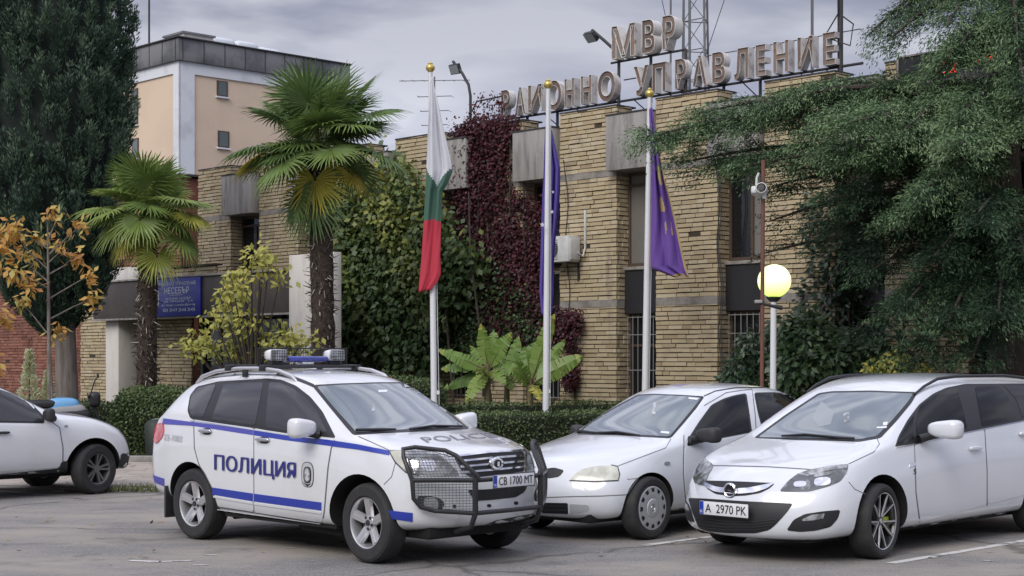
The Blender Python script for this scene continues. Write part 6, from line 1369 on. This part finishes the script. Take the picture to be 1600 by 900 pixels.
# floodlights
FLG = mat('flood_glass', (.30, .34, .35), .15, coat=.8)
def flood(label, arm, head, d):
    r = empty('floodlight', arm[0]); tag(r, label, 'floodlight', 'roof floodlights'); o = Vector(arm[0])
    q = MB(); q.tube([Vector(p)-o for p in arm], .035, 7); q.build('bracket', STEEL, r, 60)
    M = T_(Vector(head)-o) @ Vector(d).to_track_quat('-Y', 'Z').to_matrix().to_4x4()
    h_ = MB(); h_.box((-.15, -.04, -.12), (.15, .06, .12), 0, M=M, bev=.015); h_.box((-.13, -.048, -.10), (.13, -.041, .10), 1, M=M)
    for k in range(5): h_.box((-.12+k*.055, .06, -.10), (-.11+k*.055, .10, .10), 0, M=M)
    h_.build('lamp_head', [STEEL, FLG], r, 30)
flood('floodlight on a curved black arm above the red creeper', [bw(735, 192, .3), bw(735, 150, .3), bw(732, 132, .3), bw(722, 114, .3), bw(708, 96, .3)], bw(711, 108, .28), (-.5, -.6, -.35))
flood('floodlight on a slanted black arm left of the upper sign letters', [bw(958, 76, .55), bw(945, 64, .5), bw(925, 47, .45)], bw(923, 58, .42), (-.6, -.5, -.75))
# tv aerial
p = bw(679, 212, 6.0); q = MB(); q.tube([p - Vector((0, 0, 1)), p + Vector((0, 0, 1.75))], .022, 6)
for z, hw in ((1.62, 1.05), (1.15, .50), (.72, .42), (.30, .38)):
    q.tube([p + Vector((-hw, 0, z)), p + Vector((hw, 0, z+.03))], .012, 5)
    for k in range(7 if z > 1.5 else 3):
        x = -hw + 2*hw*(k+.3)/7 if z > 1.5 else -hw + hw*k; q.tube([p + Vector((x, -.30, z-.02)), p + Vector((x+.06, .30, z+.04))], .007, 4)
thing_mesh('television_aerial', q, GALV, 'television aerial with crossed rods behind the white flagpole top', 'aerial')
# red led display
ld = empty('led_display', P0 + U*5.3 + NN*-.03 + Vector((0, 0, 6.74)), BROT); tag(ld, 'black framed display with red digits half hidden by the cedar', 'display')
q = MB(); q.box((-.35, -.06, .02), (2.0, .20, .50), 0); q.box((-.35, -.09, -.02), (2.0, -.06, .02), 1); q.box((-.35, -.09, .50), (2.0, -.06, .53), 1); q.box((-.37, -.09, .02), (-.33, -.06, .50), 1); q.build('frame', [PANEL, CONC], ld)
LED = mat('red_led', (.25, .01, .01), .4, emit=((1.0, .035, .03), 2.2))
tx = MB(); text_on(tx, '12 : 04', T_((.55, -.075, .10)) @ Matrix.Rotation(R(90), 4, 'X'), 1.05, .30, weight=.02); tx.build('digits', LED, ld)
# blue sign on the canopy
bs = empty('blue_sign', P0 + U*-17.2 + NN*-2.235 + Vector((0, 0, 2.965)), BROT); tag(bs, 'blue information sign with white lettering on the canopy fascia', 'sign')
SBLUE = mat('sign_blue', (.012, .022, .27), .35, coat=.3); SWHITE = mat('sign_white', (.72, .74, .80), .5)
SW, SH = 2.78, 1.0
q = MB(); q.box((0, -.03, 0), (SW, .02, SH), bev=.006); q.build('board', SBLUE, bs, 40)
TX = lambda x, z: T_((x, -.034, z)) @ Matrix.Rotation(R(90), 4, 'X')
tx = MB()
text_on(tx, 'РАЙОННО УПРАВЛЕНИЕ', TX(.80, .815), 1.78, .12, weight=.01); text_on(tx, 'НЕСЕБЪР', TX(1.05, .595), 1.20, .175, weight=.02)
tx.add([TX(1.35, .555) @ Vector(p) for p in ((0, 0, 0), (.6, 0, 0), (.6, .010, 0), (0, .010, 0))], [(0, 1, 2, 3)])
text_on(tx, 'БЪЛГАРИЯ  НЕСЕБЪР', TX(1.10, .435), 1.22, .06, weight=.0); text_on(tx, 'ул. ТРАКИЯ   2-4', TX(1.02, .355), 1.40, .065, weight=.0); text_on(tx, 'ел. поща: ru.nesebar@mvr.bg', TX(.92, .255), 1.62, .075, weight=.0)
text_on(tx, '0554  20-419  20-418  20-476', TX(.98, .125), 1.56, .085, weight=.02)
tx.build('lettering', SWHITE, bs)
em = MB(); em.prism([(.0, .10), (.14, 0), (.28, .10), (.30, .34), (.22, .46), (.06, .46), (-.02, .34)], 0, .004, TX(.42, .26), 0); em.prism([(.06, .14), (.14, .08), (.22, .14), (.23, .32), (.14, .38), (.05, .32)], .004, .008, TX(.42, .26), 1)
em.prism([(.10, .46), (.18, .46), (.20, .54), (.14, .50), (.08, .54)], 0, .004, TX(.42, .26), 0)
for sg in (-1, 1): em.prism([(.14+sg*.17, .06), (.14+sg*.20, .02), (.14+sg*.24, .2), (.14+sg*.22, .42), (.14+sg*.19, .3)][::sg], 0, .004, TX(.42, .26), 0)
em.build('emblem', [SWHITE, mat('emblem_orange', (.55, .22, .10), .5)], bs)

# air conditioner
ac = empty('air_conditioner', P0 + U*-3.56 + Vector((0, 0, 3.93)), BROT); tag(ac, 'pale air conditioner box on the brick pier beside the middle flagpole', 'air conditioner')
WPL = mat('white_plastic', (.58, .585, .57), .5, var=((.47, .46, .43), 4, .5, .7))
q = MB(); q.box((-.16, -.44, 0), (.62, -.10, .56), bev=.02); q.box((.62, -.42, .04), (.66, -.12, .5), bev=.01); q.build('casing', WPL, ac, 40)
q = MB(); 
for k in range(10): q.box((-.11, -.448, .06+k*.046), (.30, -.441, .068+k*.046))
for k in range(4): q.lathe([(.19-.045*k, 0), (.185-.045*k, .004)], 24, T_((.10, -.442, .28)) @ Matrix.Rotation(R(90), 4, 'X'))
q.build('fan_grille', TRIM, ac); q = MB(); q.lathe([(.205, 0), (.001, .002)], 28, T_((.10, -.4405, .28)) @ Matrix.Rotation(R(90), 4, 'X')); q.build('fan', mat('fan_dark', (.10, .10, .10), .6), ac)
q = MB(); q.box((-.05, -.46, -.05), (-.01, .0, 0)); q.box((.5, -.46, -.05), (.54, 0, 0)); q.box((.5, -.04, -.4), (.54, 0, 0)); q.build('bracket', STEEL, ac)
q = MB(); q.box((.70, -.05, .3), (.75, -.004, 1.12), bev=.01); q.tube([(.66, -.2, .2), (.72, -.1, .12), (.73, -.03, .32)], .02, 6); q.build('pipe_cover', WPL, ac, 40)

# flagpoles and flags
POLE = mat('white_pole', (.70, .71, .73), .4, var=((.58, .585, .59), 1.6, .5, .7, (1, 1, .4))); GOLD = mat('gold_finial', (.62, .48, .14), .3, metal=.6)
def flagpole(label, x0, y0, x1, y1, Yd, r0=.07):
    t_ = at(x0, y0, Yd); b = at(x1, y1, Yd); d = (b - t_)/(b.z - t_.z); foot = t_ - d*(t_.z - .03)
    r = empty('flagpole', foot); tag(r, label, 'flagpole', 'flagpoles before the police station'); v_ = t_ - foot
    q = MB(); q.tube([(0, 0, 0), v_*.5, v_], [r0, r0*.85, r0*.6], 14); q.lathe([(.16, 0), (.16, .05), (.09, .08)], 20); q.build('pole', POLE, r, 60)
    q = MB(); M = T_(v_); q.lathe([(.035, -.02), (.045, 0), (.075, .03), (.088, .07), (.075, .11), (.045, .135), (.05, .15), (.022, .175), (.001, .19)], 16, M); q.build('finial', GOLD, r, 50)
    q = MB(); q.tube([Vector((.085, -.02, .9)), v_*.5 + Vector((.075, -.03, 0)), v_*.985 + Vector((.05, 0, 0))], .006, 4); q.box((.04, -.04, 1.15), (.09, 0, 1.22)); q.build('halyard', POLE, r)
flagpole('leftmost white flagpole with gold knob carrying the tricolour', 672.5, 112, 678, 600, 29.2, .064)
flagpole('middle white flagpole with gold knob before the banana plants', 856.5, 138, 853, 650, 30.2, .068)
flagpole('rightmost white flagpole with gold knob beside the purple flag', 1015, 152, 1008.5, 605, 30.2, .072)
def flag(name, label, rows, Yd, mats, pick, amp=.07, nf=3.2, off=-.10, nu=40, group='limp flags on the flagpoles'):
    """rows: (py, px_left, px_right); a limp cloth of standing folds, each row gathered to that width"""
    nv = 90; ys = [r_[0] for r_ in rows]; V = []; F = []; mi = []
    o = at(rows[0][1], rows[0][0], Yd)
    for j in range(nv+1):
        py = ys[0] + (ys[-1]-ys[0])*j/nv; l_ = np.interp(py, ys, [r_[1] for r_ in rows]); r_ = np.interp(py, ys, [r_[2] for r_ in rows])
        v2_ = j/nv
        for i in range(nu+1):
            u_ = i/nu; ph = nf*6.283*u_ + .9*math.sin(j/nv*3) + j/nv*1.6
            a_ = amp*min(1, (r_-l_)/22)*(.35+.65*math.sin(math.pi*min(1, j/nv*1.3)))
            p = at(l_ + (r_-l_)*(u_ + .035*math.sin(ph*1.0+1)), py + 1.5*math.sin(ph*.5), Yd) + Vector((0, off + a_*math.sin(ph) + a_*.28*math.sin(u_*23 + v2_*11 + 2*math.sin(v2_*7)), 0)); V.append(tuple(p - o))
    for j in range(nv):
        for i in range(nu):
            a = j*(nu+1)+i; F.append((a, a+1, a+nu+2, a+nu+1)); mi.append(pick((i+.5)/nu, (j+.5)/nv))
    me = bpy.data.meshes.new(name); me.from_pydata(V, [], F)
    for m in mats: me.materials.append(m)
    me.polygons.foreach_set('material_index', mi); finish(me, 180)
    ob = link(name, me); ob.location = o; so_ = ob.modifiers.new('thickness', 'SOLIDIFY'); so_.thickness = .004; tag(ob, label, 'flag', group); return ob
cloth = lambda n, c: mat(n, c, .75, trans=.18)
FW, FG, FR, FB, FP, FGD = cloth('white_cloth', (.70, .71, .75)), cloth('green_cloth', (.07, .155, .115)), cloth('red_cloth', (.55, .045, .075)), cloth('blue_cloth', (.12, .08, .38)), cloth('purple_cloth', (.17, .085, .38)), cloth('gold_cloth', (.50, .38, .18))
def tri(u_, v_):
    b1 = .42 + (.095*(u_/.55) if u_ < .55 else .095*(1-(u_-.55)/.45)*1.0); 
    return 0 if v_ < b1 else (1 if v_ < .665 + .01*u_ else 2)
flag('tricolour_flag', 'limp white green and red flag on the leftmost pole', [(122, 673, 676), (150, 671.5, 682), (200, 668, 693), (250, 666, 704), (268, 665.5, 707), (290, 665, 698), (300, 665, 691), (345, 662, 689), (400, 659, 687.5), (428, 656.5, 688.5), (440, 655, 684), (455, 654, 672)], 29.2, [FW, FG, FR], tri, nf=1.7, amp=.055)
flag('blue_flag', 'limp violet blue flag with small stars on the middle pole', [(195, 852, 860), (230, 850, 868), (262, 849, 876), (300, 847, 876), (340, 846, 873), (385, 845, 868), (420, 844, 866), (455, 843, 866), (490, 846, 864)], 30.2, [FB, FW], lambda u_, v_: 0, nf=3.2, off=.10)
blue = [o for o in bpy.data.objects if o.name.startswith('blue_flag')][0]
for px, py, s_ in ((847.5, 351, 4.5), (862.5, 331, 3.5), (864, 300, 2.5)):
    st_ = MB(); M = T_(at(px, py, 30.02)) @ Matrix.Rotation(R(90), 4, 'X'); pts = [((s_ if k % 2 == 0 else s_*.42)*30.2/FPX*math.sin(k*math.pi/5), (s_ if k % 2 == 0 else s_*.42)*30.2/FPX*math.cos(k*math.pi/5)) for k in range(10)]; st_.prism(pts[::-1], -.002, .002, M); so2 = st_.build('star', FW); so2.parent = blue; so2.location = -blue.location
def purple(u_, v_):
    if u_ > .955 or v_ > .985 or u_ < .02: return 1
    if .30 < v_ < .62 and .30 < u_ < .78 and math.sin(u_*17 + v_*9) + math.sin(v_*31 - u_*8) > .75: return 1
    if .66 < v_ < .80 and .45 < u_ < .85 and math.sin(u_*40 + v_*14) > .72 and math.sin(v_*46) > -.3: return 1
    return 0
flag('purple_flag', 'limp purple flag with gold fringe on the rightmost pole', [(170, 1013, 1019), (200, 1014, 1024), (240, 1016, 1031), (280, 1017, 1038), (310, 1017, 1047), (345, 1016, 1056), (380, 1015, 1064), (405, 1014.5, 1070), (418, 1015, 1073), (432, 1052, 1076)], 30.2, [FP, FGD], purple, nf=2.4, amp=.09)

# globe lamp, rusty post with camera
x, y = at(1207, 560, 25.5).xy; gl = empty('globe_lamp', (x, y, 0)); tag(gl, 'white post lamp with a glowing yellow green globe', 'street lamp')
zc = at(1210, 439, 25.5).z; q = MB(); q.tube([(0, 0, 0), (.02, 0, zc-.3)], [.055, .05], 12); q.build('post', POLE, gl, 60)
q = MB(); q.lathe([(.06, zc-.34), (.10, zc-.30), (.13, zc-.265), (.06, zc-.25)], 18, T_((.02, 0, 0))); q.build('collar', TRIM, gl, 50)
GLOBE = bpy.data.materials.new('lit_globe'); GLOBE.use_nodes = True; t = GLOBE.node_tree; b_ = t.nodes['Principled BSDF']; b_.inputs['Base Color'].default_value = (.6, .62, .35, 1); b_.inputs['Roughness'].default_value = .35
tcg = N(t, 'ShaderNodeTexCoord'); sx = N(t, 'ShaderNodeSeparateXYZ'); t.links.new(tcg.outputs['Generated'], sx.inputs[0]); rp = N(t, 'ShaderNodeValToRGB'); el2 = rp.color_ramp.elements; el2[0].position = .05; el2[0].color = (.55, .75, .12, 1); el2[1].position = .55; el2[1].color = (.93, .97, .55, 1)
t.links.new(sx.outputs[2], rp.inputs[0]); t.links.new(rp.outputs[0], b_.inputs['Emission Color']); b_.inputs['Emission Strength'].default_value = 1.1
q = MB(); q.lathe([(.27*math.sin(math.pi*k/24)+.0005, zc - .27*math.cos(math.pi*k/24)) for k in range(25)], 32, T_((.03, 0, 0))); q.build('globe', GLOBE, gl, 180)
RUST = mat('rust_brown_paint', (.16, .065, .045), .7, var=((.09, .045, .035), 6, .5, .7))
x, y = at(1190.5, 560, 23.5).xy; rp_ = empty('rusty_post', (x, y, 0)); tag(rp_, 'thin rust brown post in front of the globe lamp', 'post')
zt = at(1193, 250, 23.5).z; q = MB(); q.tube([(-.01, 0, 0), (.02, 0, zt)], [.032, .030], 10); q.build('pole', RUST, rp_, 60)
zb2 = at(1190, 474, 23.5).z; q = MB(); q.tube([(-.08, 0, zb2+.02), (.10, -.02, zb2-.03), (.30, -.02, zb2-.07)], [.03, .022, .035], 8, 0); q.box((-.11, -.05, zb2), (.0, .04, zb2+.05), 1, bev=.01); q.build('clamp', [TRIM, GRILLE], rp_, 50)
cv = empty('security_camera', at(1187, 296, 23.4)); tag(cv, 'white security camera fixed near the top of the rusty post', 'camera')
M = Matrix.Rotation(R(-14), 4, 'Z') @ Matrix.Rotation(R(-12), 4, 'X'); q = MB()
q.lathe([(.001, -.16), (.06, -.155), (.085, -.10), (.09, .05), (.082, .085), (.07, .09)], 18, M @ T_((.03, 0, 0)) @ Matrix.Rotation(R(90), 4, 'X')); q.box((-.13, -.02, -.06), (.0, .16, .06), M=M, bev=.03); q.tube([(-.05, 0, .06), (-.04, .02, .18), (-.01, .02, .25)], .018, 7); q.box((.04, -.02, -.14), (.10, .06, -.06), bev=.015); q.build('housing', WPL, cv, 40)
q = MB(); q.lathe([(.05, .091), (.001, .093)], 18, M @ T_((.03, 0, 0)) @ Matrix.Rotation(R(90), 4, 'X')); q.build('lens', INK, cv, 50)

# covered motorcycle behind the left car and bin behind the police car
MC = Vector(at(104, 560, 28.6)); mc = empty('motorcycle', (MC.x, MC.y, 0), R(20)); tag(mc, 'parked motorcycle with light blue and white bodywork behind the left car', 'motorcycle')
SKY_ = mat('light_blue_paint', (.14, .36, .62), .35, coat=.5); q = MB()
vs, fs = superell((-.06, 0, .95), (.30, .17, .19), .7, .7); q.add(vs, fs, 0); vs, fs = superell((.0, -.01, .88), (.36, .18, .15), .7, .7); q.add(vs, fs, 1); vs, fs = superell((.06, -.02, .80), (.40, .19, .14), .7, .7); q.add(vs, fs, 2); vs, fs = superell((-.45, 0, 1.02), (.34, .17, .08), .6, .6); q.add(vs, fs, 2)
q.build('fairing', [SKY_, GRILLE, TRIM], mc, 50)
q = MB(); q.tube([(.72, 0, .34), (.50, 0, .90), (.40, 0, 1.15)], .035, 7); q.tube([(.40, -.33, 1.20), (.38, 0, 1.14), (.40, .33, 1.20)], .016, 6); q.tube([(.40, -.28, 1.2), (.46, -.34, 1.42), (.50, -.35, 1.50)], .012, 5); vs, fs = superell((.52, -.36, 1.54), (.02, .07, .05)); q.add(vs, fs); vs, fs = superell((.50, 0, 1.10), (.10, .12, .14)); q.add(vs, fs); q.box((-.5, -.12, .35), (.35, .12, .75), bev=.06); q.build('handlebar', TRIM, mc, 50)
for x in (.74, -.66):
    q = MB(); q.lathe([(.22, -.05), (.29, -.05), (.31, -.02), (.31, .02), (.29, .05), (.22, .05)], 28, T_((x, 0, .31)) @ Matrix.Rotation(R(90), 4, 'X'), close=True); q.build('wheel', RUBBER, mc, 40)
x, y = at(246, 560, 28.2).xy; bn = empty('litter_bin', (x, y, 0)); tag(bn, 'dark rounded litter bin with pale rim behind the tail lamp', 'bin')
DKG = mat('dark_green_bin', (.020, .028, .022), .6); q = MB(); q.lathe([(.001, .04), (.20, .04), (.22, .3), (.235, .66), (.16, .74), (.001, .76)], 22); q.build('drum', DKG, bn, 50)
q = MB(); q.tube([(.22*math.cos(a), -.02, .52+.24*math.sin(a)) for a in np.linspace(0, math.pi, 14)], .016, 6); q.build('rim', mat('dull_rim', (.20, .20, .18), .5), bn, 60)
# dark trees far beyond the buildings close the horizon
FAR = mat('far_foliage', (.03, .045, .03), .9)
n = 26000; a = RNG.uniform(-160, 160, n); V = leaf(np.stack([a, 190 + RNG.uniform(0, 25, n), RNG.random(n)*(5+2.5*np.sin(a*.09)+1.5*np.sin(a*.31))], 1), rnd3(n), rnd3(n), 1.6, 1.1); tag(quads_mesh('distant_and_added_woodland', V, FAR), kind='stuff')
n = 16000; a = RNG.uniform(-75, 75, n); V = leaf(np.stack([a, -42 - RNG.uniform(0, 10, n), .5 + RNG.random(n)*(6.5+2.6*np.sin(a*.21)+1.8*np.sin(a*.57))], 1), rnd3(n), rnd3(n), 1.5, 1.0); tag(quads_mesh('distant_and_added_woodland', V, FAR), kind='stuff')  # unseen treeline behind the camera, added for reflections in glass and paint
FL = mat('fallen_leaf', (.20, .11, .05), .8, rnd=[(.10, .055, .03), (.22, .12, .05), (.34, .22, .08), (.30, .27, .10)])
n = 420; P = np.stack([np.concatenate([RNG.uniform(-9, 6, n//2), RNG.uniform(-7, -3, n-n//2)]), np.concatenate([RNG.uniform(14, 26, n//2), RNG.uniform(21.5, 27.5, n-n//2)]), np.full(n, .012)], 1); P[:, 2] = np.where((P[:, 1] > 21.9) & (P[:, 0] < -3.2), .045, .008)
tag(quads_mesh('fallen_leaves', leaf(P, rnd3(n)*np.array([1, 1, .15]), np.array([0, 0, 1.]) + rnd3(n)*.25, RNG.uniform(.04, .09, n), RNG.uniform(.03, .05, n)), FL, RNG.random(n)), kind='stuff')
